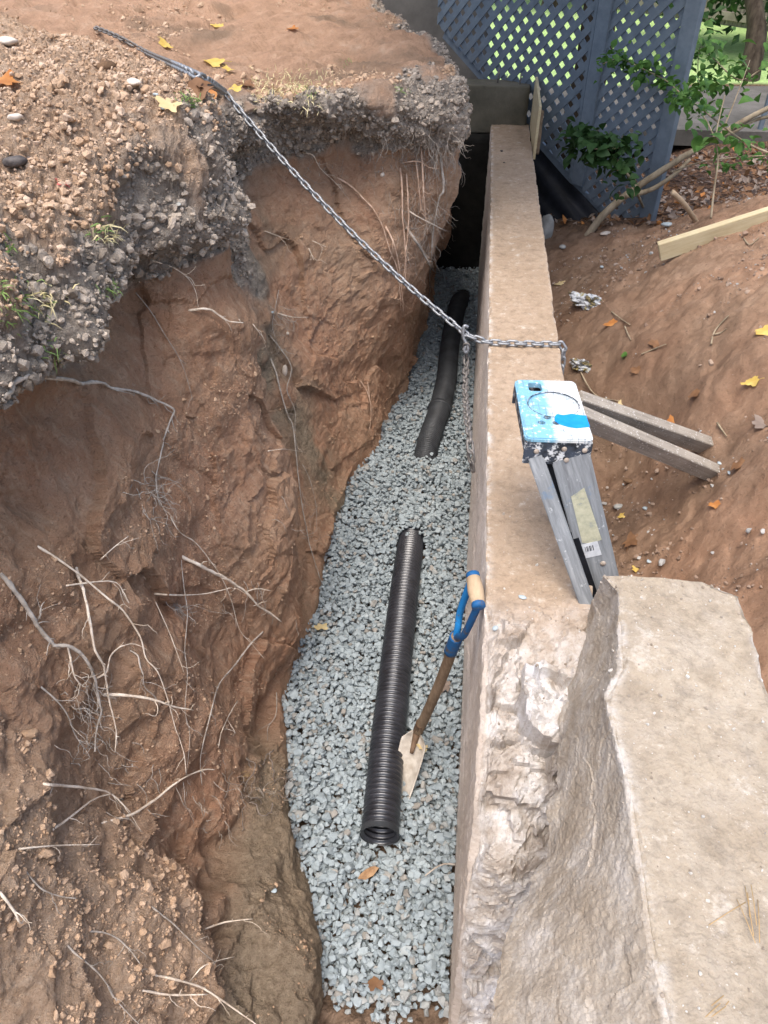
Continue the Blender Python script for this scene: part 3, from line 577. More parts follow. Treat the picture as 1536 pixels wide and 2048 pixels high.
# ------------------------------------------------------------------ corrugated pipes
def corrugated(name, path, r, pitch, depth, label, rough_to=None, mat='pipe', open_end=False):
    P = spl(path, 40); ds = np.r_[0, np.cumsum(np.linalg.norm(np.diff(P, axis=0), axis=1))]; Lg = ds[-1]; n = int(Lg/pitch*12); s = np.linspace(0, Lg, n)
    C = np.stack([np.interp(s, ds, P[:, k]) for k in range(3)], -1); ph = (s/pitch) % 1
    w = (.5+.5*np.cos(2*math.pi*ph))**.55
    dep = depth if rough_to is None else np.where(s < rough_to, depth, depth*.35)
    rr_ = r-dep*(1-w)
    mb = MB(); mb.tube(C, rr_, 40, cap=False); o_ = mb
    root = empty(name, tuple(path[0]), label, 'drain pipe'); M0 = Matrix.Translation(Vector(path[0]))
    b = mb.build('shell', M[mat], root, True); b.matrix_parent_inverse = M0.inverted()
    mi = MB(); mi.tube(C, rr_-.003, 40, cap=False); mi.tube(np.array([C[0], C[0]+(C[1]-C[0])*.01]), [r-.0005, r-.0035], 40, cap=False); ii = mi.build('inner_wall', M['pipe'], root, True); ii.matrix_parent_inverse = M0.inverted()
    return root, M0, C, r
p1, p1M, C1, r1 = corrugated('drain_pipe', PIPE1, .0595, .0178, .0075, 'black ribbed drain pipe with open near end lying on the gravel')
mb = MB(); mb.tube(np.array([C1[0]-(C1[1]-C1[0])*2, C1[0]+(C1[1]-C1[0])*.5, C1[0]+(C1[1]-C1[0])*14]), [.0615, .0600, .0590], 40, cap=False); q = mb.build('cut_rim', M['pipedust'], p1, True); q.matrix_parent_inverse = p1M.inverted()
p2, p2M, C2, r2 = corrugated('drain_pipe', PIPE2, .0595, .012, .0030, 'smoother dark drain pipe curving away into the shaded far trench', mat='pipedust')
k = int(np.argmin(np.linalg.norm(C2-np.array(Pz(879, 818, -.955)), axis=1))); mb = MB(); T = unit(C2[k+1]-C2[k]); mb.lathe(C2[k], T, [(-.012, .06), (-.010, .0655), (.010, .0655), (.012, .06)], 40); q = mb.build('coupling_ring', M['pipedust'], p2, True); q.matrix_parent_inverse = p2M.inverted()

# ------------------------------------------------------------------ chain
def link_mesh():
    r = .0044; Lh = .0112; w = .0086; pts = []
    for k in range(8): a = -math.pi/2+math.pi*k/7; pts.append((Lh+w*math.cos(a), w*math.sin(a), 0))
    for k in range(8): a = math.pi/2+math.pi*k/7; pts.append((-Lh+w*math.cos(a), w*math.sin(a), 0))
    n = len(pts); P = np.array(pts); V = []; sd_ = 7
    for k in range(n):
        T = unit(P[(k+1) % n]-P[k-1]); u = np.array([0, 0, 1.]); w_ = np.cross(T, u)
        for j in range(sd_): a = 2*math.pi*j/sd_; V.append(P[k]+r*(u*math.cos(a)+w_*math.sin(a)))
    F = [(k*sd_+j, k*sd_+(j+1) % sd_, ((k+1) % n)*sd_+(j+1) % sd_, ((k+1) % n)*sd_+j) for k in range(n) for j in range(sd_)]
    return np.array(V), F
LV, LF = link_mesh(); lme = bpy.data.meshes.new('link'); lme.from_pydata(LV.tolist(), [], LF); lme.materials.append(M['steel']); lme.polygons.foreach_set('use_smooth', np.ones(len(LF), bool))
lme2 = lme.copy(); lme2.materials.clear(); lme2.materials.append(M['steelold'])
HK = np.array([-.078, 2.48, .035])                                # where the hook grips
rimp, _ = hitb(BANK, 452, 196)
top1, n1_ = hitb(BANK, 390, 160); top2, n2_ = hitb(BANK, 300, 116); top3, n3_ = hitb(BANK, 240, 82); top4, n4_ = hitb(BANK, 190, 56)
lift = np.array([0, 0, .014])
main = [top4+lift*.2, top3+lift, top2+lift*1.2, top1+lift, rimp+lift*1.2]
main = list(spl(main, 6)); rim = main[-1]
for k in range(1, 21): f = k/20; p = rim*(1-f)+HK*f; p = p+np.array([0, 0, -.05*4*f*(1-f)]); main.append(p)
over = [HK, np.array([-.035, 2.475, .022]), np.array([0, 2.475, .014]), np.array([.06, 2.478, .012]), np.array([.13, 2.482, .012]), np.array([.2, 2.486, .012]), np.array([.25, 2.49, .012]), np.array([.268, 2.487, -.004]), np.array([.272, 2.48, -.05]), np.array([.274, 2.475, -.14])]
tail = [HK+[0, -.012, -.03], HK+[.004, -.02, -.1], Px(931, 790, -.07), Px(938, 870, -.055), Px(946, 945, -.035)]
root = empty('steel_chain', tuple(HK), 'grey steel chain stretched from the bank to the wall, hooked round the wall', 'chain'); MR = Matrix.Translation(Vector(HK))
frames = []
def walk(path, pitch, m, tw0=0, jit=.08):
    P = np.asarray(path, float); P = crom(P, np.linspace(0, len(P)-1, 400)); s = np.r_[0, np.cumsum(np.linalg.norm(np.diff(P, axis=0), axis=1))]; n = int(s[-1]/pitch)
    for k in range(n):
        a = (k+.5)*pitch; c = np.array([np.interp(a, s, P[:, j]) for j in range(3)]); c2 = np.array([np.interp(a+.003, s, P[:, j]) for j in range(3)]); c1 = np.array([np.interp(a-.003, s, P[:, j]) for j in range(3)])
        T = unit(c2-c1); u = np.cross(T, [.05, .1, 1]); u = unit(u) if np.linalg.norm(u) > 1e-3 else np.array([1., 0, 0]); w_ = np.cross(u, T)
        tw = tw0+(math.pi/2 if k % 2 else 0)+random.uniform(-jit, jit); y_ = u*math.cos(tw)+w_*math.sin(tw); z__ = np.cross(T, y_)
        frames.append((Matrix(((T[0], y_[0], z__[0], c[0]), (T[1], y_[1], z__[1], c[1]), (T[2], y_[2], z__[2], c[2]), (0, 0, 0, 1))), m))
walk(over, .0302, 0); walk(main[::-1], .0310, 0, .5); nvis = len(frames); walk(tail, .030, 1, .3, .3)
MAXL = 100
mbx = MB()
for k, (m4, kind) in enumerate(frames):
    if k < nvis and k < MAXL or (k >= nvis and k-nvis+min(nvis, MAXL) < MAXL):
        o = bpy.data.objects.new('link', lme2 if kind else lme); COL.objects.link(o); o.parent = root; o.matrix_parent_inverse = MR.inverted(); o.matrix_basis = m4
    else: mbx.add((np.c_[LV, np.ones(len(LV))]@np.array(m4).T)[:, :3], LF)
if mbx.n: o = mbx.build('links', M['steelold'], root, True); o.matrix_parent_inverse = MR.inverted(); o['kind'] = 'stuff'
mb = MB(); hk = spl([HK+[.0, .004, .028], HK+[-.012, .0, .034], HK+[-.016, -.004, .015], HK+[-.012, -.008, -.01], HK+[.0, -.012, -.03], HK+[.006, -.014, -.05], HK+[.0, -.016, -.062], HK+[-.007, -.015, -.052], HK+[-.002, -.012, -.038]], 6); mb.tube(hk, np.linspace(.0055, .006, len(hk)), 9)
o = mb.build('hook', M['steel'], root, True); o.matrix_parent_inverse = MR.inverted()

# ------------------------------------------------------------------ shovel
def shovel():
    gp = np.array([-.018, 1.18, .075]); tip = np.array(Pz(804, 1576, -1.0)); neck = np.array(Pz(836, 1462, -.86)); ax = None
    yoke = np.array(Pz(925, 1283, -.2)); 
    # lie all joints on the true line neck -> grip
    gp = np.array(Pz(970, 1182, .0)); gp[0] = min(gp[0], -.022); ax = unit(gp-neck); Lg = np.linalg.norm(gp-neck)
    root = empty('shovel', tuple(tip), 'wooden shovel with blue D handle leaning on the wall, blade in the gravel', 'shovel'); M0i = Matrix.Translation(Vector(tip)).inverted()
    def fin(o): o.matrix_parent_inverse = M0i; return o
    sh = spl([neck+ax*.0, neck+ax*.12+[0.004, 0, .0], neck+ax*Lg*.45+[.006, 0, 0], neck+ax*Lg*.74], 8); fin((lambda m: m.tube(sh, np.linspace(.0165, .0150, len(sh)), 14) and m)(MB()).build('shaft', M['shaft'], root, True))
    side = np.array([.22, -1., .0]); side = unit(side-ax*(side@ax)); base = neck+ax*Lg*.70; g = .040
    m = MB(); m.tube(spl([base-ax*.05, base, base+ax*.035], 4), .0185, 14); fin(m.build('handle_socket', M['bluepaint'], root, True))
    for s_, mt in ((-1, 'bluebright'), (1, 'bluepaint')):
        m = MB(); pth = spl([base+ax*.02, base+ax*.06+side*s_*g*.30, base+ax*.11+side*s_*g*.85, gp-ax*.015+side*s_*g, gp+side*s_*g], 6); m.tube(pth, np.r_[np.full(len(pth)-4, .0092), [.009, .0085, .0085, .0085]], 12); fin(m.build('handle_arm', M[mt], root, True))
    m = MB(); m.lathe(gp-side*(g-.002), side, [(0, .010), (.004, .0165), (.03, .019), (g, .0195), (2*g-.034, .019), (2*g-.008, .0165), (2*g-.004, .010)], 18, True); fin(m.build('grip', M['grip'], root, True))
    m = MB(); m.lathe(gp+side*(g-.002), side, [(-.006, .0145), (.0, .0165), (.008, .0165), (.011, .011)], 16, True); fin(m.build('grip_cap', M['bluepaint'], root, True)); m = MB(); m.lathe(gp-side*(g-.002), side, [(-.011, .011), (-.008, .0165), (0, .0165), (.006, .0145)], 16, True); fin(m.build('grip_cap', M['bluepaint'], root, True))
    # blade: dished plate, square shoulders, edge buried in gravel
    bd = unit(tip-neck); wdir = Pz(818, 1470, -.9)-Pz(850, 1487, -.9); wdir = unit(wdir-bd*(wdir@bd)); nb = np.cross(wdir, bd); Lb = np.linalg.norm(tip-neck)+.05; m = MB(); V = []; nu, nv = 13, 16
    for i in range(nv):
        t = i/(nv-1); hw = .046*min(1, .34+t*4.5) if t < .16 else .046*(1-.12*t)
        for j in range(nu):
            a = j/(nu-1)*2-1; V.append(neck+bd*(t*Lb+.0)+wdir*a*hw+nb*(.022*(a*a)-.012*math.sin(math.pi*min(1, t*1.2))+.010*math.exp(-(a/.18)**2)*max(0, 1-t*2.2)))
    V = np.array(V); nvz = nb*.0022; F = gridfaces(nv, nu).tolist(); n = len(V)
    rim_ = [j for j in range(nu)]+[i*nu+nu-1 for i in range(1, nv)]+[(nv-1)*nu+j for j in range(nu-2, -1, -1)]+[i*nu for i in range(nv-2, 0, -1)]
    F2 = [tuple(f) for f in F]+[tuple(n+i for i in f[::-1]) for f in F]+[(rim_[k], rim_[(k+1) % len(rim_)], n+rim_[(k+1) % len(rim_)], n+rim_[k]) for k in range(len(rim_))]
    m.add(np.r_[V, V-nvz], F2); fin(m.build('blade', M['bladesteel'], root, True))
    m = MB(); m.tube(spl([neck+bd*.075+nb*.004, neck+bd*.02+nb*.004, neck, neck+ax*.07], 5), [.006+.011*min(1, k/10) for k in range(16)], 12); fin(m.build('blade_socket', simple('brown_rusty_steel', (.10, .06, .035), (.2, .13, .085), 30, .6), root, True))
shovel()

# ------------------------------------------------------------------ stepladder
def ladder_mats():
    n = NT('worn_ladder_cap', .45, .4); br = n.N('ShaderNodeTexBrick'); br.offset = 0; br.inputs['Scale'].default_value = 1; br.inputs['Mortar Size'].default_value = .0009; br.inputs['Brick Width'].default_value = .0135; br.inputs['Row Height'].default_value = .0165
    br.inputs['Color1'].default_value = (1, 1, 1, 1); br.inputs['Color2'].default_value = (1, 1, 1, 1); br.inputs['Mortar'].default_value = (0, 0, 0, 1); n.L(n.tc, br.inputs['Vector'])
    f = n.noise(26, 7, .75); w = n.ramp(f, [(.30, (.17, .22, .26)), (.40, (.40, .45, .46)), (.48, (.60, .62, .61)), (.75, (.70, .69, .67))])
    sx = n.N('ShaderNodeSeparateXYZ'); n.L(n.tc, sx.inputs[0]); w2 = n.mix(n.ramp(n.math('ADD', n.math('MULTIPLY', sx.outputs[0], 14), n.math('MULTIPLY', f, .35)), [(-.0, (1, 1, 1)), (.22, (0, 0, 0))]), w, (.20, .42, .55, 1))
    w2 = n.mix(n.ramp(n.noise(70, 4, .7), [(.56, (0, 0, 0)), (.62, (.8, .8, .8))]), w2, (.75, .78, .8, 1))
    c = n.mix(br.outputs['Fac'], w2, n.mix(n.ramp(n.noise(20, 3), [(.42, (0, 0, 0)), (.62, (.8, .8, .8))]), w2, (.13, .18, .22, 1)))
    patch = n.noise(30, 5, .7)
    M['cap'] = n.out(c, n.bump(f, .001))
    n = NT('black_cap_lip', .45, .4); f = n.noise(55, 7, .75); g = n.noise(24, 5, .7)
    c = n.ramp(g, [(.4, (.012, .015, .02)), (.6, (.05, .065, .09))]); c = n.mix(n.ramp(f, [(.52, (0, 0, 0)), (.58, (.95, .95, .95))]), c, (.66, .68, .68, 1)); M['caplip'] = n.out(c, n.bump(f, .0015))
    n = NT('painted_rail', .6, .3); f = n.noise(5, 7, .7, n.map((16, 16, 1.4)), .4); c = n.ramp(f, [(.3, (.15, .158, .165)), (.5, (.24, .255, .265)), (.7, (.36, .375, .385))])
    c = n.mix(n.ramp(n.noise(40, 6, .75), [(.60, (0, 0, 0)), (.66, (.8, .8, .8))]), c, (.62, .64, .64, 1)); c = n.mix(n.ramp(n.noise(9, 5, .7), [(.58, (0, 0, 0)), (.66, (.55, .55, .55))]), c, (.10, .20, .33, 1)); M['rail'] = n.out(c, n.bump(f, .0015))
    n = NT('yellowed_sticker', .6, .3); f = n.noise(40, 6, .75); c = n.ramp(f, [(.3, (.20, .24, .26)), (.45, (.42, .41, .29)), (.65, (.55, .53, .38))]); M['oldlabel'] = n.out(c)
    M['whitelabel'] = simple('white_sticker', (.50, .52, .54), (.68, .70, .71), 60, .5, 0); M['ink'] = simple('black_ink', (.03, .03, .035), (.08, .08, .09), 60, .6, 0)
    M['bluetape'] = simple('blue_tape', (.01, .22, .66), (.02, .30, .78), 25, .5, .001, 40)
    M['bolt'] = simple('dull_bolt', (.24, .19, .15), (.42, .36, .30), 60, .4)
ladder_mats()
def ladder():
    zc = .38
    a0 = np.array(Pz(1042, 876, zc)); a1 = np.array(Pz(1180, 880, zc)); b0 = np.array(Pz(1037, 763, zc-.012)); b1 = np.array(Pz(1157, 757, zc-.012))
    w = np.linalg.norm(a1-a0); ex = unit(a1-a0); ly = (b0+b1-a0-a1)/2; ly = ly-ex*(ly@ex); Ln = np.linalg.norm(ly); ey = ly/Ln; ez = np.cross(ex, ey)
    org = (a0+a1+b0+b1)/4; Mx = Matrix(((ex[0], ey[0], ez[0], org[0]), (ex[1], ey[1], ez[1], org[1]), (ex[2], ey[2], ez[2], org[2]), (0, 0, 0, 1)))
    foot = np.array([.52, 1.22, gz(.52, 1.22)])
    root = empty('stepladder', tuple(foot), 'folded paint-splashed stepladder with worn blue top leaning on the wall', 'ladder'); M0i = Matrix.Translation(Vector(foot)).inverted()
    def fin(o, basis=None):
        o.matrix_parent_inverse = M0i
        if basis: o.matrix_basis = basis
        return o
    # cap in its own axes: plate with skirt
    hw, hl, t, sk = w/2, Ln/2, .012, .055
    def rr(hx, hy, r, n=5): return [(sx*(hx-r)+r*math.cos(a), sy*(hy-r)+r*math.sin(a)) for sx, sy, a0_ in ((1, 1, 0), (-1, 1, 90), (-1, -1, 180), (1, -1, 270)) for a in [R_(a0_+90*k/n) for k in range(n+1)]]
    m = MB(); m.prism(rr(hw, hl, .014), -t, 0); cap_o = m.build('cap_plate', M['cap'], None, False, .003)
    cut = []
    def cutter(poly, d): m = MB(); m.prism(poly, -d, .02); o = m.build('cut', None, None); cut.append(o)
    circ = lambda cx, cy, rx, ry, n=40: [(cx+rx*math.cos(2*math.pi*k/n), cy+ry*math.sin(2*math.pi*k/n)) for k in range(n)]
    cutter([(x-.38*hw, y+.72*hl) for x, y in rr(.0155, .020, .008)], .05); cutter(circ(.08*hw, .12*hl, hw*.80, hw*.80), .0045)
    for cx, cy in ((-.42, -.50), (.02, -.50), (-.22, -.33)): cutter(circ(cx*hw, cy*hl, .0085, .0085, 16), .05)
    for c in cut: bmod = cap_o.modifiers.new('b', 'BOOLEAN'); bmod.object = c; bmod.operation = 'DIFFERENCE'; bmod.solver = 'EXACT'
    dg = bpy.context.evaluated_depsgraph_get(); me = bpy.data.meshes.new_from_object(cap_o.evaluated_get(dg)); cap_o.modifiers.clear(); cap_o.data = me
    for c in cut: bpy.data.objects.remove(c)
    cap_o.parent = root; fin(cap_o, Mx)
    th = .004
    for (cx, cy, hx, hy) in ((0, -hl+th/2, hw-.0005, th/2), (0, hl-th/2, hw-.0005, th/2)): m = MB(); m.box((cx, cy, -t-sk/2+.002), np.eye(3), (hx, hy, sk/2)); fin(m.build('cap_lip', M['caplip'], root, False, .0015), Mx)
    for s_ in (-1, 1): m = MB(); m.box((s_*(hw-th/2), 0, -t-.010), np.eye(3), (th/2, hl-th-.001, .012)); fin(m.build('side_lip', M['caplip'], root, False, .001), Mx)
    m = MB(); cc_ = circ(.08*hw, .12*hl, hw*.80, hw*.80); m.tube(np.array([(x, y, -.0006) for x, y in cc_]+[(cc_[0][0], cc_[0][1], -.0006)]), .0013, 6); fin(m.build('recess_rim', M['caplip'], root, True), Mx)
    tp = [(.02, -.30), (.10, -.22), (.30, -.25), (.55, -.20), (.9, -.24), (.985, -.24), (.99, -.60), (.6, -.66), (.35, -.63), (.12, -.56), (-.02, -.44)]
    m = MB(); m.prism([(x*hw, y*hl) for x, y in tp], .0003, .0011); fin(m.build('blue_tape', M['bluetape'], root), Mx)
    for bx, bz in ((-.62, -.032), (.18, -.024), (.78, -.026), (.30, -.052)):
        m = MB(); m.lathe((bx*hw, -hl-.0005, bz), (0, -1, 0), [(0, .006), (.002, .0057), (.0035, .004), (.004, .001)], 14, True); fin(m.build('bolt', M['bolt'], root, True), Mx)
    # rails
    def rail(p0, p1, wd, th_, face_n, name='rail', mat='rail'):
        d_ = p1-p0; L_ = np.linalg.norm(d_); az = -d_/L_; ay = unit(face_n-az*(face_n@az)); ax_ = np.cross(ay, az); c = (p0+p1)/2
        B = Matrix(((ax_[0], ay[0], az[0], c[0]), (ax_[1], ay[1], az[1], c[1]), (ax_[2], ay[2], az[2], c[2]), (0, 0, 0, 1))); m = MB(); m.box((0, 0, 0), np.eye(3), (wd/2, th_/2, L_/2)); o = m.build(name, M[mat], root, False, .002); fin(o, B); return B, L_
    dn = ez*-1
    A = org-ey*(hl-.012)-ez*.045
    A1 = A+ex*.030; pB = np.array(Pz(1206, 1170, -.02)); f1 = A1+(pB-A1)*1.9
    f1 = A1+(f1-A1)*((A1[2]-(-.58))/(A1[2]-f1[2]))
    B1, L1 = rail(A1, f1, .082, .024, -ey, 'front_rail')
    A2 = A-ex*.047; pT = np.array(Pz(1168, 1190, .015)); f2 = A2+(pT-A2); f2 = A2+(pT-A2)*((A2[2]+.5)/(A2[2]-pT[2]))
    rail(A2, f2, .034, .022, -ey, 'rear_leg')
    back = ey*(2*hl-.024)
    rail(A1+back, f1+back, .082, .024, -ey, 'front_rail'); rail(A2+back, f2+back, .034, .022, -ey, 'rear_leg')
    for t_ in (.33, .62, .9):
        p = A1*(1-t_)+f1*t_; q = A1*(1-t_)+f1*t_+back; c = (p+q)/2; l_ = unit(q-p); u_ = unit(A1-f1); x_ = np.cross(l_, u_)
        m = MB(); m.box(c, (x_, l_, u_), (.034, np.linalg.norm(q-p)/2-.014, .010)); fin(m.build('step', M['oldwood'], root, False, .002))
    sp0 = A+ex*-.018-ez*.01; sp1 = (f1*.55+A1*.45)*.5+(f2*.55+A2*.45)*.5; m = MB(); l_ = unit(sp1-sp0); m.box((sp0+sp1)/2+ey*.014, (unit(np.cross(l_, ey)), ey, l_), (.009, .003, np.linalg.norm(sp1-sp0)/2)); fin(m.build('spreader', M['blackplastic'], root))
    k = L1/2
    Pf = lambda py: None
    m = MB(); m.prism([(-.012, k-.085), (.020, k-.10), (.022, k-.232), (.0, k-.24), (-.022, k-.235)], .0122, .0127, lambda a, b, c: (a, c, b)); fin(m.build('old_label', M['oldlabel'], root), B1)
    m = MB(); m.prism([(-.012, k-.236), (.030, k-.236), (.030, k-.278), (-.014, k-.278)], .0129, .0133, lambda a, b, c: (a, c, b)); fin(m.build('barcode_label', M['whitelabel'], root), B1)
    m = MB()
    for j, (x, ww) in enumerate(((0, .002), (.0042, .001), (.007, .0025), (.011, .001), (.0135, .002), (.0175, .0012))): m.box((x+.001, .0137, k-.252), np.eye(3), (ww/2, .0002, .0075))
    fin(m.build('barcode', M['ink'], root), B1)
    m = MB(); m.lathe((-.012, .012, k-.305), (0, 1, 0), [(0, .007), (.002, .0065), (.004, .003)], 14, True); fin(m.build('bolt', M['bolt'], root, True), B1)
ladder()

# ------------------------------------------------------------------ lumber
def beam(name, p, q, a, wd, hd, mat, label, cat, bev=.002):
    p, q = np.array(p, float), np.array(q, float); ex = unit(q-p); a = np.array(a, float); ey = unit(a-ex*(a@ex)); ez = np.cross(ex, ey); c = (p+q)/2; L_ = np.linalg.norm(q-p)
    m = MB(); m.box((0, 0, 0), np.eye(3), (L_/2, wd/2, hd/2)); o = m.build(name, M[mat], None, False, bev)
    o.matrix_world = Matrix(((ex[0], ey[0], ez[0], c[0]), (ex[1], ey[1], ez[1], c[1]), (ex[2], ey[2], ez[2], c[2]), (0, 0, 0, 1))); return tag(o, label, cat)
def at(px, py, z): return np.array(Pz(px, py, z))
b1 = at(1437, 950, -.315); t1 = np.array([.285, 2.0, -.03]); dv = unit(b1-t1)
beam('lumber', at(1152, 830, .015), b1+unit(b1-at(1152, 830, .015))*.05, (.25, .95, .15), .040, .062, 'oldwood', 'weathered wooden brace with pale specks, the nearer of two behind the ladder', 'wooden brace')
b2 = at(1420, 893, -.285)
beam('lumber', at(1150, 800, .03), b2+unit(b2-at(1150, 800, .03))*.05, (.25, .95, .15), .040, .062, 'oldwood', 'weathered wooden brace behind the nearer brace, its end sunk in dirt', 'wooden brace')
e1 = at(1318, 503, -.10); e2 = at(1640, 402, .16)
beam('lumber', e1, e2, (.2, 1, .2), .040, .088, 'newwood', 'pale new lumber board lying across the spoil heap', 'board')
beam('plywood_board', (WX+.014, 5.02, .10), (WX+.014, 5.66, .14), (1, 0, 0), .016, .30, 'newwood', 'upright plywood form board at the far end of the wall', 'board', .001)

# ------------------------------------------------------------------ lattice fence
RP = np.array(Pz(1295, 437, -.4)); bt = R_(38); LD = np.array([-math.cos(bt), math.sin(bt), 0]); LN = np.array([-LD[1], LD[0], 0])
if LN@(CAM-RP) < 0: LN = -LN
RP[2] = 0
lw = lambda s_, h, n: RP+LD*s_+np.array([0, 0, h])+LN*n
def clip(poly, conv):
    for i in range(len(conv)):
        a = np.array(conv[i]); b = np.array(conv[(i+1) % len(conv)]); e = b-a; out = []
        if not poly: return []
        ins = [e[0]*(p[1]-a[1])-e[1]*(p[0]-a[0]) for p in poly]
        for j in range(len(poly)):
            p, q_ = poly[j], poly[(j+1) % len(poly)]; u, v = ins[j], ins[(j+1) % len(poly)]
            if u >= 0: out.append(p)
            if (u >= 0) != (v >= 0): t = u/(u-v); out.append((p[0]+(q_[0]-p[0])*t, p[1]+(q_[1]-p[1])*t))
        poly = out
    return poly
fr = empty('lattice_fence', tuple(lw(0, -.45, 0)), 'tall slate blue lattice fence with diamond openings behind the wall', 'fence'); FM = Matrix.Translation(Vector(lw(0, -.45, 0))).inverted()
def panel(conv, pitch, wd):
    m = MB(); cx = np.mean(conv, axis=0)
    for layer, ang in ((0, 45), (1, -45)):
        dx, dy = math.cos(R_(ang)), math.sin(R_(ang)); nx, ny = -dy, dx
        for k in range(-40, 41):
            ox, oy = cx[0]+nx*pitch*k, cx[1]+ny*pitch*k; Lh = 4
            rect = [(ox-dx*Lh-nx*wd/2, oy-dy*Lh-ny*wd/2), (ox+dx*Lh-nx*wd/2, oy+dy*Lh-ny*wd/2), (ox+dx*Lh+nx*wd/2, oy+dy*Lh+ny*wd/2), (ox-dx*Lh+nx*wd/2, oy-dy*Lh+ny*wd/2)]
            pl = clip(rect, conv)
            if len(pl) >= 3:
                n0 = .002+layer*.0075; m.prism(pl, n0, n0+.0068, lw)
    o = m.build('lattice_panel', M['lattice'], fr); o.matrix_parent_inverse = FM; return o
ccw = lambda c: c if sum(c[i][0]*c[(i+1) % len(c)][1]-c[(i+1) % len(c)][0]*c[i][1] for i in range(len(c))) > 0 else c[::-1]
panel(ccw([(.575, -.27), (1.85, .50), (1.85, 2.2), (.575, 2.2)]), .074, .040)
panel(ccw([(.045, -.41), (.285, -.45), (.50, -.33), (.50, 2.2), (.045, 2.2)]), .066, .040)
for s_, z0, w_ in ((.0, -.43, .05), (.54, -.30, .05)):
    m = MB(); m.box(lw(s_, (z0+2.2)/2, 0), (LD, LN, (0, 0, 1)), (w_*.9, .032, (2.2-z0)/2)); o = m.build('post', M['lattice'], fr, False, .003); o.matrix_parent_inverse = FM
    if s_ > .3: m = MB(); m.box(lw(s_+.058, (z0+2.25)/2, .012), (LD, LN, (0, 0, 1)), (.012, .014, (2.2-z0)/2)); o = m.build('trim_strip', M['lattice'], fr, False, .002); o.matrix_parent_inverse = FM
q0, q1 = np.array((.30, -.455)), np.array((1.8, .457)); dq = unit(q1-q0); m = MB(); m.box(lw((q0[0]+q1[0])/2, (q0[1]+q1[1])/2-.018, -.012), (LD*dq[0]+np.array([0, 0, dq[1]]), LN, np.cross(LD*dq[0]+np.array([0, 0, dq[1]]), LN)), (np.linalg.norm(q1-q0)/2, .012, .022)); o = m.build('bottom_rail', M['lattice'], fr, False, .002); o.matrix_parent_inverse = FM

# black sheeting below the lattice
V = []; na, nb2 = 60, 40
for i in range(na):
    f = i/(na-1); s_ = .28+f*.95; hb = -.455+(s_-.285)*.605
    for j in range(nb2):
        g = j/(nb2-1); p = lw(s_, hb-.03, -.03)*(1-g)+np.array([WX+.03+.26*(1-f), 4.55+1.1*f, -.88+.1*(1-f)])*g; p = p+np.array([0, 0, -.10*math.sin(math.pi*g)]); p = p+LN*.012*math.sin(g*34+f*3)+np.array([0, 0, .012*math.sin(g*34+f*3)]); V.append(p)
me = mesh_np('plastic_sheet', np.array(V), gridfaces(na, nb2)); o = link('plastic_sheet', me, M['blackplastic']); sm = o.modifiers.new('s', 'SOLIDIFY'); sm.thickness = .003
tag(o, 'black pleated plastic sheet in the dark gap under the lattice fence', 'plastic sheet')

# ------------------------------------------------------------------ leaves, foliage
def leaf_geo(L=1.0, w=.34, curl=.15, lob=0):
    n = 5; V = []; F = []
    for i in range(n+1):
        t = i/n; hw = w*math.sin(math.pi*min(1, t*.97+.03)**.75)*(1+lob*math.cos(t*18)); z = curl*math.sin(t*math.pi)
        V += [(t*L, -hw*L, z*L+.12*L*hw), (t*L, 0, z*L), (t*L, hw*L, z*L+.12*L*hw)]
    for i in range(n): a = i*3; F += [(a, a+1, a+4, a+3), (a+1, a+2, a+5, a+4)]
    return np.array(V), F
LG, LGF = leaf_geo(); LG4 = np.array([(0, 0, 0), (.45, -.3, .08), (1, 0, -.05), (.45, .3, .08)]); LG4F = [(0, 1, 2), (0, 2, 3)]
def leaves_mesh(name, pos, size, mat, parent=None, droop=.4, detail=False):
    pos = np.asarray(pos); n = len(pos); Vb, Fb = (LG, LGF) if detail else (LG4, LG4F); a = RNG.random(n)*2*math.pi; b = RNG.normal(size=n)*.5-droop; c = RNG.normal(size=n)*.6
    out = np.empty((n, len(Vb), 3)); X = np.stack([np.cos(a)*np.cos(b), np.sin(a)*np.cos(b), np.sin(b)], -1); side = np.stack([-np.sin(a), np.cos(a), 0*a], -1); N_ = np.cross(X, side); Yv = side*np.cos(c)[:, None]+N_*np.sin(c)[:, None]; Zv = np.cross(X, Yv)
    sz = size*(.6+.8*RNG.random(n)); out = pos[:, None]+sz[:, None, None]*(Vb[None, :, 0:1]*X[:, None]+Vb[None, :, 1:2]*Yv[:, None]+Vb[None, :, 2:3]*Zv[:, None])
    F = [tuple(int(i)+k*len(Vb) for i in f) for k in range(n) for f in Fb]; me = bpy.data.meshes.new(name); me.from_pydata(out.reshape(-1, 3).tolist(), [], F); return link(name, me, mat, parent, detail)
def twig_leaves(path, n, spread): 
    P = spl(path, 10); return P[RNG.integers(0, len(P), n)]+RNG.normal(size=(n, 3))*spread
def Pd(px, py, depth): d = ray(px, py); return CAM+d*depth
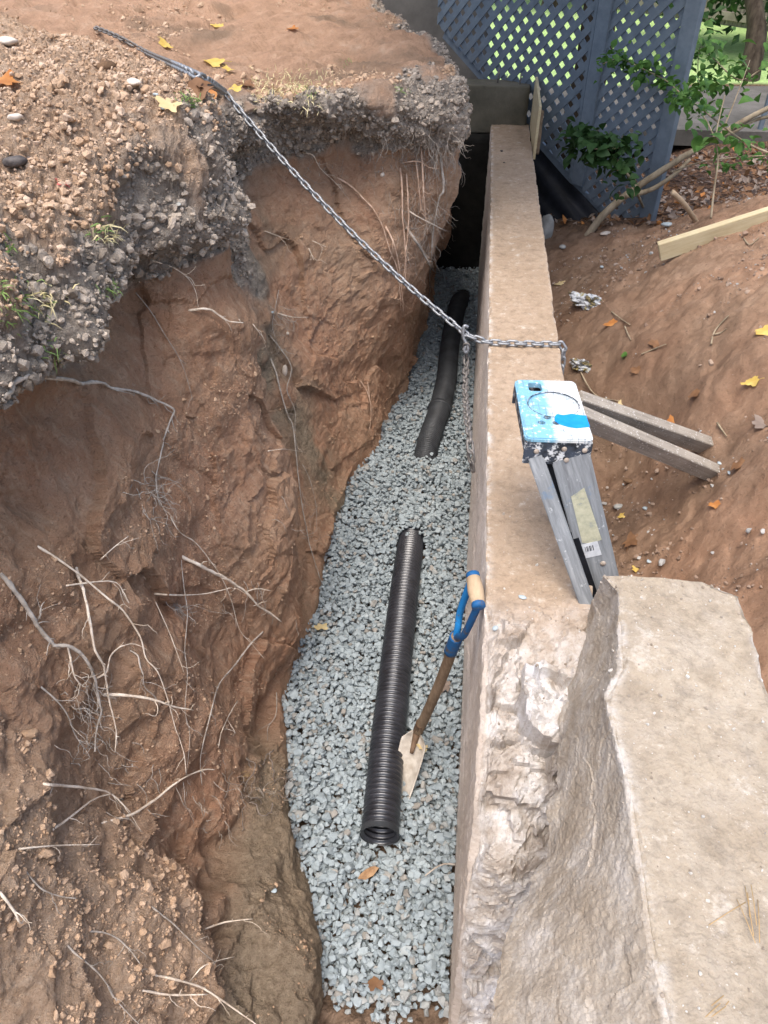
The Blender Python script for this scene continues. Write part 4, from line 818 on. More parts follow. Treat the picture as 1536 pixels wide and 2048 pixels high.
# leaning sapling
sap0, _ = hitb(GBV, 1168, 470)
rootS = empty('sapling', tuple(sap0), 'bare leaning sapling with forked pale stem and sparse green leaves', 'sapling'); SM = Matrix.Translation(Vector(sap0)).inverted()
def fin(o, M_): o.matrix_parent_inverse = M_; return o
fs = np.linalg.norm(0) ; f0 = (sap0-CAM)@FW
m = MB(); pth = spl([sap0-[0, 0, .05], Pd(1205, 432, f0*.985), Pd(1255, 388, f0*.97), Pd(1310, 350, f0*.95), Pd(1370, 312, f0*.93), Pd(1430, 277, f0*.91), Pd(1490, 240, f0*.89), Pd(1560, 205, f0*.87)], 7); m.tube(pth, np.linspace(.024, .013, len(pth)), 10, jit=.1); fin(m.build('trunk', M['bark'], rootS, True), SM)
m = MB(); pth = spl([Pd(1250, 392, f0*.97), Pd(1300, 380, f0*.96), Pd(1345, 352, f0*.94), Pd(1380, 318, f0*.93)], 6); m.tube(pth, np.linspace(.017, .010, len(pth)), 9, jit=.1); fin(m.build('branch', M['bark'], rootS, True), SM)
m = MB(); pth = spl([Pd(1430, 277, f0*.91), Pd(1470, 262, f0*.9), Pd(1510, 240, f0*.89), Pd(1570, 228, f0*.87)], 6); m.tube(pth, np.linspace(.012, .008, len(pth)), 9, jit=.1); fin(m.build('branch', M['bark'], rootS, True), SM)
m = MB(); pth = spl([Pd(1340, 345, f0*.94), Pd(1400, 325, f0*.9), Pd(1470, 315, f0*.88), Pd(1560, 310, f0*.86)], 6); m.tube(pth, np.linspace(.005, .003, len(pth)), 7); fin(m.build('branch', M['bark'], rootS, True), SM); tl = twig_leaves([Pd(1420, 322, f0*.89), Pd(1560, 308, f0*.86)], 60, .028)
leaves_mesh('foliage', tl, .045, M['leaf'], rootS, .5, True).matrix_parent_inverse = SM
m = MB()
for pth in ([Pd(1430, 277, f0*.91), Pd(1412, 240, f0*.93), Pd(1395, 215, f0*.95)], [Pd(1440, 275, f0*.91), Pd(1470, 200, f0*.92), Pd(1500, 120, f0*.95)]): pth = spl(pth, 5); m.tube(pth, np.linspace(.005, .002, len(pth)), 6)
fin(m.build('twig', M['bark'], rootS, True), SM)
# thin upright stem
s0, _ = hitb(GBV, 1422, 437); fq = (s0-CAM)@FW; rt_ = empty('stem', tuple(s0), 'thin upright leafy shoot standing in the leaf bed', 'young plant'); sm_ = Matrix.Translation(Vector(s0)).inverted()
m = MB(); pth = spl([s0, Pd(1428, 380, fq*.99), Pd(1436, 320, fq*.98), Pd(1432, 270, fq*.97), Pd(1450, 190, fq*.96)], 6); m.tube(pth, np.linspace(.006, .003, len(pth)), 7); fin(m.build('stalk', M['bark'], rt_, True), sm_)
fin(leaves_mesh('foliage', np.r_[twig_leaves([Pd(1415, 285, fq*.97), Pd(1470, 280, fq*.96)], 16, .03), twig_leaves([Pd(1400, 200, fq), Pd(1450, 150, fq*.97)], 40, .07)], .07, M['leaf'], rt_, .5, True), sm_)
# branches with leaves in front of the lattice
def leafy(name, base, pts, nl, spread, size, label, mat='leaf', r=.006, cat='branch'):
    rt2 = empty(name, tuple(base), label, cat); mm = Matrix.Translation(Vector(base)).inverted(); m = MB(); pth = spl([base]+pts, 6); m.tube(pth, np.linspace(r, r*.35, len(pth)), 7); fin(m.build('stem', M['bark'], rt2, True), mm)
    fin(leaves_mesh('foliage', twig_leaves(pts, nl, spread), size, M[mat], rt2, .45, True), mm); return rt2
s1, _ = hitb(GBV, 1292, 428); fl_ = 4.25
leafy('shrub', s1, [Pd(1262, 360, fl_), Pd(1225, 310, fl_), Pd(1190, 280, fl_*1.01), Pd(1150, 275, fl_*1.02), Pd(1200, 300, fl_*.99), Pd(1260, 290, fl_*.99)], 330, .045, .062, 'dark green leafy shrub against the foot of the lattice fence', 'leafdark', .008, 'shrub')
leafy('hanging_branch', Pd(1620, 330, 3.9), [Pd(1500, 290, 4.0), Pd(1400, 215, 4.1), Pd(1365, 190, 4.2), Pd(1330, 160, 4.25), Pd(1290, 140, 4.3), Pd(1240, 118, 4.3), Pd(1205, 128, 4.3)], 230, .035, .046, 'long leafy green branch crossing in front of the lattice fence', 'leaf')
leafy('hanging_branch', Pd(1700, 60, 4.6), [Pd(1540, 130, 4.7), Pd(1480, 160, 4.8), Pd(1430, 120, 4.9), Pd(1400, 95, 5.0), Pd(1400, 170, 5.0), Pd(1440, 180, 4.9)], 150, .07, .06, 'bright green leafy branch hanging in front of the lawn', 'leaf')
# big tree trunk and dark crown at the back
def tree(base, top, r, crown, nl, label, leafsz=.12, mat='leafdark', sp=(.5, .5, .3)):
    rt2 = empty('tree', tuple(base), label, 'tree'); mm = Matrix.Translation(Vector(base)).inverted(); m = MB(); base, top = np.array(base, float), np.array(top, float)
    pth = spl([base-[0, 0, .1], base*.7+top*.3+[.04, 0, 0], base*.4+top*.6-[.03, 0, 0], top], 6); m.tube(pth, np.linspace(r*1.2, r*.6, len(pth)), 12, jit=.15)
    for c in crown[:7]: q = spl([pth[-6], (pth[-3]+np.array(c))/2+[0, 0, .1], np.array(c)], 5); m.tube(q, np.linspace(r*.4, r*.12, len(q)), 7)
    fin(m.build('trunk', M['barkdark'], rt2, True), mm)
    P = np.concatenate([np.array(c)+RNG.normal(size=(nl//len(crown), 3))*np.array(sp) for c in crown]); fin(leaves_mesh('crown', P, leafsz, M[mat], rt2), mm)
tb = at(1498, 160, -.42); tb2 = Pd(1498, -60, (tb-CAM)@FW*.97)
tree(tb, tb2+[0, 0, .4], .10, [Pd(1420, -60, 9.4)+[0, 0, .3], Pd(1540, -90, 9.0), Pd(1640, -60, 8.8), Pd(1480, -140, 8.8), Pd(1410, -120, 9), Pd(1560, -180, 8.6), Pd(1680, -120, 8.8)], 4200, 'dark trunked tree on the lawn edge at the upper right', .13)
for px, z, lab in ((1330, 2.2, 'dark leafy tree behind the lattice fence, next to the lawn'), (1120, 2.6, 'broad dark tree far behind the middle of the lattice fence')):
    b = at(px, 60, -.42); b[1] += 2.5
    tree(b, b+[0, 0, 2.2], .14, [b+[dx, dy, 2.0+dz_] for dx, dy, dz_ in ((0, 0, .6), (-.8, .2, .2), (.8, -.2, .3), (.3, .5, .9), (-.4, -.5, .5), (1.2, .3, .0), (-1.3, .1, .1))], 4200, lab, .17, 'leafdark', (.45, .45, .35))
# tree added to shade the far end of the trench, crown out of view
b = np.array([.75, 7.0, -.45])
tree(b, b+[0, .1, 2.6], .13, [np.array(c) for c in ((.15, 5.4, 2.4), (.4, 6.2, 2.9), (-.2, 6.2, 2.8), (.05, 4.7, 2.3), (.2, 4.0, 2.3), (0, 3.8, 2.15), (0, 5.2, 2.2), (.05, 4.4, 2.15))], 6500, 'tree added behind the lattice, unseen crown shading the far trench end', .17, 'leafdark', (.30, .40, .2))
# plank fence far behind
a = at(1380, 40, -.42); b = at(1640, 78, -.42)
m = MB(); L_ = np.linalg.norm(b-a); e = unit(b-a); n_p = int(L_/.14)
rt2 = empty('plank_fence', tuple(a), 'grey weathered plank fence at the back of the lawn', 'fence'); mm = Matrix.Translation(Vector(a)).inverted()
for k in range(-30, n_p+10): m.box(a+e*.14*k+[0, 0, .85+.01*random.random()], (e, (-e[1], e[0], 0), (0, 0, 1)), (.066, .01, .85))
fin(m.build('boards', simple('grey_planks', (.12, .11, .085), (.26, .24, .19), 5, .9, .004, 30, (8, 8, 1)), rt2), mm); m = MB(); m.box(a+e*L_/2+np.array([e[1], -e[0], 0])*.03+[0, 0, .12], (e, (-e[1], e[0], 0), (0, 0, 1)), (L_, .02, .05)); fin(m.build('rail', simple('grey_rail', (.2, .18, .14), (.3, .27, .22), 5), rt2), mm)
# pale yard wall and stone behind the lattice on the left
o = rough_block('shed_wall', -2.4, -.05, 7.6, 7.8, -1, 3.2, simple('pale_siding', (.095, .09, .08), (.16, .15, .135), 3, .9), 5, 14, .004); tag(o, 'dark grey shed wall seen behind the left edge of the lattice', 'wall')
for px, py, sz in ((845, 18, .10), (800, 5, .07), (880, 45, .06)):
    pass
leafy('bush', Pd(800, -30, 7.3), [Pd(780, -10, 7.2), Pd(820, 0, 7.1), Pd(860, 6, 7.0), Pd(880, -20, 7.0), Pd(845, -40, 7.1)], 1300, .16, .07, 'dark undergrowth beyond the top of the earth bank', 'leafdark', .01, 'bush')
# dark metal post on the right edge; leaning tool handle; rebar stubs; broken stick
pb = at(1518, 265, -.40); m = MB(); m.box(pb+[0, 0, .5], np.eye(3), (.018, .018, .55)); m.box(pb+[0, 0, .012], np.eye(3), (.05, .05, .012)); tag(m.build('metal_post', M['lattice'], None, False, .002), 'dark square metal post beside the pavement at the right edge', 'post')
m = MB(); pth = spl([Py(1072, 308, 5.30), Py(1078, 265, 5.35), Py(1084, 222, 5.42)], 5); m.tube(pth, np.r_[np.full(6, .019), np.full(len(pth)-6, .015)], 10); tag(m.build('tool_handle', M['shaft'], None, True), 'old wooden tool handle standing between plywood board and lattice', 'tool handle')
for px, y, lab in ((994, 5.72, 'taller bare steel rebar stub in the cross wall top, left one'), (1038, 5.70, 'short steel rebar stub in the cross wall top, next to plywood'), (1010, 5.8, 'thin tie wire stub between the two rebar stubs')):
    p = Py(px, 176, y); p[2] = .225; m = MB(); hgt = .10 if px < 1000 else (.075 if px > 1020 else .05); m.tube([p, p+[.004, 0, hgt*.5], p+[.006, 0, hgt]], .006 if px != 1010 else .003, 8); tag(m.build('rebar', M['steelold'], None, True), lab, 'rebar')
g0, _ = hitb(GBV, 1398, 437); m = MB(); pth = spl([g0-[0, 0, .03], Pd(1370, 410, (g0-CAM)@FW*.97), Pd(1345, 384, (g0-CAM)@FW*.95)], 5); m.tube(pth, np.linspace(.014, .013, len(pth)), 10); tag(m.build('stick', M['grip'], None, True), 'short round wooden stick poking up beside the new board', 'stick')

_a = np.linalg.norm(np.cross(np.gradient(P1.reshape(nV, nU, 3), axis=0), np.gradient(P1.reshape(nV, nU, 3), axis=1)), axis=2).ravel()
def pick(ok, n, pw=1.0): w = np.clip(_a[ok], 0, .0006)**pw; return ok[RNG.choice(len(ok), n, p=w/w.sum())]
# ------------------------------------------------------------------ loose clods, crust clumps, rubble, litter
ok = np.where((top*mound > .4) & (vv < 11.5) & (uu > 1.5))[0]; w_ = 1/np.maximum(.3, np.linalg.norm(P1[ok]-CAM, axis=1))
idx = pick(ok, 46000, .7); keep = fbm(P1[idx]*3, 2) > -.6; idx = idx[keep]
crocks = [rock_mesh(14+k % 5, 100+k, .75, .22) for k in range(10)]
sz = np.clip(np.exp(RNG.normal(size=len(idx))*.52)*.0045, .002, .017)
tag(scatter('soil_clods', P1[idx]+RNG.normal(size=(len(idx), 3))*.007*[1, 1, .1]+np.c_[np.zeros((len(idx), 2)), sz*.15], sz, M['clod'], crocks, 1.0), 'loose tan clods covering the spoil heap left of the chain', 'soil clods', kind='stuff')
ok = np.where((topw > .75))[0]; idx = pick(ok, 17000, .8); sz = np.clip(np.exp(RNG.normal(size=len(idx))*.55)*.0055, .003, .020)
tag(scatter('topsoil_clumps', P1[idx]+NF[idx]*sz[:, None]*.2, sz, M['clump'], crocks, 1.2), 'dark crumbly clumps along the topsoil crust of the bank', 'soil clods', kind='stuff')
ok = np.where((heap > .4) & (uu > .9) & (vv < 8))[0]; idx = ok[RNG.integers(0, len(ok), 9000)]; idx = idx[fbm(P1[idx]*3.5+4, 3) > -.05]; sz = np.clip(np.exp(RNG.normal(size=len(idx))*.6)*.0034, .0015, .018)
tag(scatter('soil_clods', P1[idx]+np.c_[np.zeros((len(idx), 2)), sz*.1], sz, M['clod'], crocks, 1.2, RNG.random(len(idx))*.7), 'loose tan crumbs on the lower spill heap at the near left', 'soil clods', kind='stuff')
ok = np.where((red > .5) & (vv < 12.3))[0]; idx = ok[RNG.integers(0, len(ok), 9000)]; idx = idx[fbm(P1[idx]*2.2+14, 3) > .12]; sz = np.clip(np.exp(RNG.normal(size=len(idx))*.6)*.0055, .002, .03)
tag(scatter('soil_clods', P1[idx]+np.c_[np.zeros((len(idx), 2)), sz*.1], sz, M['clod'], crocks, 1.2, RNG.random(len(idx))*.8), 'scattered clods on the flat red dirt beyond the chain', 'soil clods', kind='stuff')
ok = np.where(((heap > .3) | ((vv > 1.5) & (vv < 6) & (uu < 9.5))) & (uu > 1) & (vv < 7))[0]; idx = ok[RNG.integers(0, len(ok), 16000)]; idx = idx[fbm(P1[idx]*4, 3) > -.1]; sz = np.clip(np.exp(RNG.normal(size=len(idx))*.55)*.0024, .0012, .011)
tag(scatter('dirt_crumbs', P1[idx], sz, M['clod'], crocks, 1.2, RNG.random(len(idx))*.5), 'small dirt crumbs stuck on the cut clay face', 'dirt', kind='stuff')
ok = np.where((X > .28) & (X < 2.2) & (Y > .6) & (Y < 5.2) & (litter < .5))[0]; idx = ok[RNG.integers(0, len(ok), 26000)]; rb = fbm(PP[idx]*[2.2, 2.2, 0]+9, 3); wd_ = np.exp(-((X[idx]-.55)/.22)**2-((Y[idx]-2.1)/.5)**2); idx = idx[(rb > .05) & (RNG.random(len(idx)) < .7) | (RNG.random(len(idx)) < wd_*.6)]
sz = np.clip(np.exp(RNG.normal(size=len(idx))*.62)*.0038, .0016, .020); tag(scatter('rubble', PP[idx]+RNG.normal(size=(len(idx), 3))*[.01, .01, .001], sz, M['rubble'], crocks, .8), 'pebbles and crumbs scattered on the dirt right of the wall', 'rubble', kind='stuff')
def litter_leaves():
    ok = np.where((litter > .6) & (X > .5) & (X < 3.3) & (Y < 7.1) & (Y > 3.8))[0]; idx = ok[RNG.integers(0, len(ok), 4500)]
    out = []
    for k, mt in enumerate(('brown', 'greyleaf', 'orange')):
        sel = idx[k::3] if k < 2 else idx[2::36]; leaves = leaves_mesh('leaf_litter', PP[sel]+RNG.normal(size=(len(sel), 3))*[.01, .01, .004]+[0, 0, .006], .05, M[mt], None, 0)
        tag(leaves, ('mat of brown fallen leaves in the bed behind the spoil heap', 'greyish dry leaves mixed through the shaded leaf bed', 'scattered orange leaves in the shaded leaf bed')[k], 'leaf litter', kind='stuff')
litter_leaves()
# crumbs on the wall top and slab
ok = np.where(ontop & (WP[:, 1] < 1.7))[0]; idx = ok[RNG.integers(0, len(ok), 500)]; idx = idx[RNG.random(len(idx)) < np.exp(-((WP[idx, 1]-1.05)/.3)**2)]
i2 = RNG.integers(0, len(ckP), 900); i2 = i2[(ckP[i2][:, 2] > .165)]
pos = np.r_[WP[idx], ckP[i2]]; sz = np.clip(np.exp(RNG.normal(size=len(pos))*.5)*.0019, .001, .006)
tag(scatter('concrete_crumbs', pos+np.c_[np.zeros((len(pos), 2)), sz*.3], sz, stone_mat('crumb', [(0, (.25, .2, .15)), (.5, (.5, .44, .37)), (1, (.66, .64, .6))]), crocks, 1), 'fine pale concrete crumbs on the broken wall and slab', 'rubble', kind='stuff')

# ------------------------------------------------------------------ single stones
def stone(px, py, size, colr, label, bvh=None, flat=.7, name='stone', sink=.3, seed=None, cat='stone'):
    p, nn = hitb(bvh or BANK, px, py)
    if p is None: return
    seed = seed or int(px*7+py); V, F = rock_mesh(26, seed, flat, .2); m = MB(); a = random.Random(seed).random()*6; Rm = np.array([[math.cos(a), -math.sin(a), 0], [math.sin(a), math.cos(a), 0], [0, 0, 1]])
    m.add((V*np.asarray(size))@Rm.T, F); o = m.build(name, M[colr], None, False, 0); sb = o.modifiers.new('s', 'SUBSURF'); sb.levels = sb.render_levels = 1; o.data.polygons.foreach_set('use_smooth', np.ones(len(o.data.polygons), bool))
    o.location = Vector(p+nn*(np.mean(size)*(1-sink)*.5)); return tag(o, label, cat)
M['whitestone'] = simple('pale_stone', (.48, .40, .32), (.66, .58, .49), 20, .85, .003, 60); M['darkstone'] = simple('dark_clod', (.05, .045, .045), (.14, .125, .115), 20, .95, .006, 50); M['greystone'] = simple('grey_stone', (.24, .24, .22), (.42, .42, .39), 14, .9, .004, 40); M['bluestone'] = simple('bluish_stone', (.30, .36, .38), (.46, .52, .54), 20, .8, .002, 60); M['brownclod'] = simple('brown_clod', (.10, .06, .035), (.18, .11, .065), 20, .95, .005, 50)
stone(268, 168, (.035, .022, .016), 'whitestone', 'oblong cream stone on the spoil heap just below the chain'); stone(12, 92, (.045, .028, .024), 'whitestone', 'cream stone on the heap at the upper left edge'); stone(32, 238, (.022, .017, .014), 'whitestone', 'chalky pale stone half buried in loose clods near the left edge')
stone(20, 322, (.034, .030, .022), 'darkstone', 'blackish round lump on the loose clods at the left edge', name='clod', cat='clod'); stone(215, 140, (.036, .03, .022), 'brownclod', 'big dark brown clod on the heap left of the chain', name='clod', cat='clod')
stone(355, 408, (.014, .011, .009), 'greystone', 'small light grey stone in the dark crust below the chain'); stone(365, 500, (.012, .010, .008), 'greystone', 'grey pebble stuck in the upper clay face'); stone(310, 190, (.010, .008, .006), 'bluestone', 'bluish chip under the cream stone on the heap'); stone(325, 218, (.012, .009, .006), 'bluestone', 'bluish flat chip beside the crust edge near fallen leaves')
stone(567, 742, (.017, .016, .034), 'whitestone', 'pale oval stone lodged in the crevice of the bank', flat=1); stone(574, 667, (.011, .010, .013), 'whitestone', 'small cream pebble above the oval stone in the crevice'); stone(543, 625, (.008, .008, .009), 'bluestone', 'tiny bluish pebble near the top of the crevice')
stone(546, 1780, (.012, .010, .007), 'bluestone', 'bluish stone on the low clay bench beside the gravel'); stone(765, 350, (.014, .012, .018), 'whitestone', 'pinkish pebble in the far clay face under the crust')
stone(1093, 468, (.075, .10, .13), 'greystone', 'large grey boulder against the far right side of the wall', GBV, 1, 'boulder', .2, cat='boulder'); stone(1150, 412, (.05, .045, .035), 'greystone', 'rounded grey rock at the edge of the dark gap', GBV); stone(1112, 418, (.05, .04, .02), 'whitestone', 'pale rubble lump between wall and rounded grey rock', GBV); stone(1125, 497, (.035, .03, .025), 'greystone', 'grey stone at the foot of the large boulder', GBV)
stone(1212, 470, (.05, .03, .02), 'whitestone', 'pale flat stone beside the foot of the sapling', GBV); stone(1336, 452, (.045, .035, .022), 'bluestone', 'bluish white stone just beyond the end of new board', GBV); stone(1205, 535, (.02, .016, .012), 'bluestone', 'small bluish stone on dirt below the sapling', GBV)
stone(1044, 1195, (.013, .010, .004), 'bluestone', 'flat bluish stone lying on the wall top near the shovel grip', WBV); stone(992, 1256, (.010, .010, .008), 'bluestone', 'bluish stone on the chipped wall edge below the grip', WBV); stone(1440, 927, (.012, .009, .007), 'bluestone', 'bluish stone just above the sunk end of brace', GBV); stone(1460, 946, (.014, .008, .006), 'bluestone', 'pale sliver stone right of the nearer brace end', GBV); stone(1291, 1018, (.016, .013, .010), 'bluestone', 'bluish stone in the rubble below the braces', GBV); stone(1300, 1124, (.012, .014, .008), 'bluestone', 'bluish stone just past the broken slab top', GBV); stone(1238, 1015, (.028, .022, .016), 'greystone', 'grey stone in the rubble right of the ladder', GBV); stone(1258, 965, (.03, .022, .018), 'brownclod', 'brown rock beneath the nearer wooden brace', GBV)
stone(1035, 235, (.012, .010, .008), 'darkstone', 'dark crumb on wall top near the plywood', WBV); stone(1003, 303, (.012, .011, .010), 'darkstone', 'dark soil crumb alone on the far wall top', WBV); stone(1008, 326, (.008, .008, .007), 'darkstone', 'smaller dark crumb on the far wall top', WBV)

# ------------------------------------------------------------------ fallen leaves
def leaf_thing(px, py, size, mt, label, bvh=None, lob=.18, name='fallen_leaf', rot=None, up=.008, cat='leaf', z=None):
    if z is None: p, nn = hitb(bvh or BANK, px, py)
    else: p, nn = np.array(Pz(px, py, z)), np.array([0, 0, 1.])
    if p is None: return
    r = random.Random(int(px*3+py)); r0 = r.random()*6; n = 8; V = []; F = []; pts = []
    k = 22
    for j in range(k):
        a = 2*math.pi*j/k; rad = (1+lob*math.cos(5*a+.5)+lob*.6*math.cos(3*a+r0)+.22*r.uniform(-1, 1))*.5; pts.append((rad*math.cos(a)*1.15, rad*math.sin(a)*.85))
    cz = lambda x, y: .28*(x*x-.5*y*y)+.18*math.sin(4*x+1)*y+.08*x
    V = [(0, 0, .02)]+[(x*.5, y*.5, cz(x*.5, y*.5)) for x, y in pts]+[(x, y, cz(x, y)+r.uniform(-.03, .05)) for x, y in pts]
    F = [(0, 1+j, 1+(j+1) % k) for j in range(k)]+[(1+j, 1+k+j, 1+k+(j+1) % k, 1+(j+1) % k) for j in range(k)]
    m = MB(); m.add(np.array(V)*size, F); m.tube(np.array([(.45, 0, .06), (.7, .05, .10), (.95, .03, .08)])*size, .012*size+.0004, 5); o = m.build(name, M[mt], None, True)
    zz = Vector(nn*.6+np.array([0, 0, .6])).normalized(); o.matrix_world = Matrix.Translation(Vector(p)+zz*up)@zz.to_track_quat('Z', 'Y').to_matrix().to_4x4()@Matrix.Rotation(r.random()*6.28 if rot is None else rot, 4, 'Z'); return tag(o, label, cat)
for a in [(428, 128, .085, 'yellow', 'large yellow leaf on the flat red dirt beside the chain'), (458, 143, .05, 'yellow', 'smaller yellow leaf touching the large yellow leaf'), (330, 92, .06, 'yellow', 'long yellow leaf on red dirt above the chain'), (436, 54, .06, 'yellow', 'yellow leaf by a dark clump far back on the red dirt'), (585, 60, .05, 'orange', 'single orange leaf on the far red dirt'), (8, 168, .06, 'orange', 'orange brown leaf at the left edge of the heap'), (386, 182, .07, 'brown', 'curled brown leaf where the chain crosses the bank edge'), (420, 188, .06, 'orange', 'rusty curled leaf right of the brown leaf at the chain'), (402, 175, .05, 'brown', 'dark brown leaf tucked under the chain at the bank edge'), (470, 182, .045, 'yellow', 'yellow leaf on the crust just right of the chain'), (492, 172, .055, 'brown', 'brown leaf on the crust beyond the chain'), (340, 215, .05, 'paleyellow', 'pale upright leaf on the crust below the curled leaves')]:
    leaf_thing(*a)
leaf_thing(120, 372, .024, 'redleaf', 'thin red scrap on the loose clods', lob=.3, name='scrap', cat='scrap')
for a in [(1505, 766, .05, 'yellow', 'ragged yellow leaf on the upper dirt slope right of the wall'), (1430, 1012, .032, 'orange', 'small orange leaf on dirt below the wooden braces'), (1345, 846, .045, 'orange', 'orange leaf lying just beyond the farther brace'), (1240, 812, .05, 'paleyellow', 'beige dead leaf beside the top of the farther brace'), (1522, 852, .07, 'greyleaf', 'greyish brown leaf at the right edge of the slope'), (1393, 790, .05, 'brown', 'dark curled leaf on the slope above the braces'), (1262, 1085, .06, 'brown', 'reddish brown oak leaf between ladder and slab'), (1243, 1035, .026, 'yellow', 'tiny yellow leaf in the rubble beside the ladder'), (1272, 1142, .022, 'yellow', 'tiny yellow leaf peeking over the slab top'), (1222, 650, .06, 'orange', 'rusty leaf beside the crumpled foil bag'), (1250, 712, .035, 'leaf', 'small fresh green leaf on the dirt slope'), (1275, 742, .05, 'brown', 'brown leaf between green leaf and the braces'), (1310, 690, .045, 'brown', 'curled brown leaf near the middle of the dirt slope'), (1120, 570, .05, 'paleyellow', 'pale leaf on shaded dirt against the wall'), (1530, 665, .06, 'yellow', 'yellow leaf cut by the right edge above the slope'), (1325, 372, .06, 'yellow', 'yellow leaf in the leaf bed by the lattice post'), (1478, 935, .05, 'brown', 'flat brown leaf right of the brace ends')]:
    leaf_thing(*a[:5], GBV)
leaf_thing(642, 1256, .042, 'paleyellow', 'pale yellow leaf lying on the gravel near the bank', z=-.975, rot=.3); leaf_thing(750, 1970, .036, 'brown', 'small brown leaf on the nearest gravel', z=-.975); leaf_thing(890, 1375, .05, 'greyleaf', 'tan leaf on gravel behind the shovel shaft', z=-.975)
leaf_thing(845, 1497, .03, 'paleyellow', 'tan leaf scrap on the shoulder of shovel blade', z=-.90, lob=.2)
V, F = rock_mesh(30, 77, .5, .35); m = MB(); m.add(V*[.036, .017, .016], F); o = m.build('wood_chip', simple('bark_chip', (.22, .12, .06), (.42, .27, .15), 30, .9, .004, 60), None, False); o.location = Vector(Pz(737, 1746, -.972)); o.rotation_euler = (.2, -.3, .5); tag(o, 'splintered brown wood chip on gravel below the pipe end', 'wood chip')
m = MB(); pth = spl([Pz(850, 1752, -.965), Pz(872, 1735, -.955), Pz(890, 1728, -.955), Pz(910, 1729, -.96)], 5); m.tube(pth, np.linspace(.0025, .003, len(pth)), 6); tag(m.build('twig', M['rootgrey'], None, True), 'small curved twig on gravel against the wall foot', 'twig')

# ------------------------------------------------------------------ crumpled bags
def bag(px, py, rx, ry, rz, seed, label):
    p, nn = hitb(GBV, px, py); bm = bmesh.new(); bmesh.ops.create_icosphere(bm, subdivisions=5, radius=1); V = np.array([v.co for v in bm.verts]); f1, f2 = worley(V*2.1+seed); r_ = 1-.55*f1+.35*(np.abs(perlin(V*2.3+seed))-.2)-.25*np.abs(perlin(V*5+seed))
    V2 = V*r_[:, None]*[rx, ry, rz]
    for v, q in zip(bm.verts, V2): v.co = q
    me = bpy.data.meshes.new('crumpled_bag'); bm.to_mesh(me); bm.free(); n = NT('bag_foil_'+str(seed), .4, .5); f = n.noise(16, 3, .6); c = n.ramp(f, [(.36, (.30, .24, .10)), (.44, (.06, .055, .04)), (.5, (.40, .42, .44)), (.58, (.55, .57, .58)), (.66, (.32, .27, .08))]); m_ = n.out(c, n.bump(n.noise(40, 4), .003))
    o = link('crumpled_bag', me, m_, None, False); o.location = Vector(p+[0, 0, rz*.35]); o.rotation_euler = (.1, .15, seed); tag(o, label, 'litter')
bag(1180, 612, .055, .16, .05, 1.15, 'crumpled silver and yellow bag at the dirt foot beside the wall'); bag(1162, 735, .085, .05, .035, 2.2, 'smaller crumpled foil wrapper just beyond the ladder top')

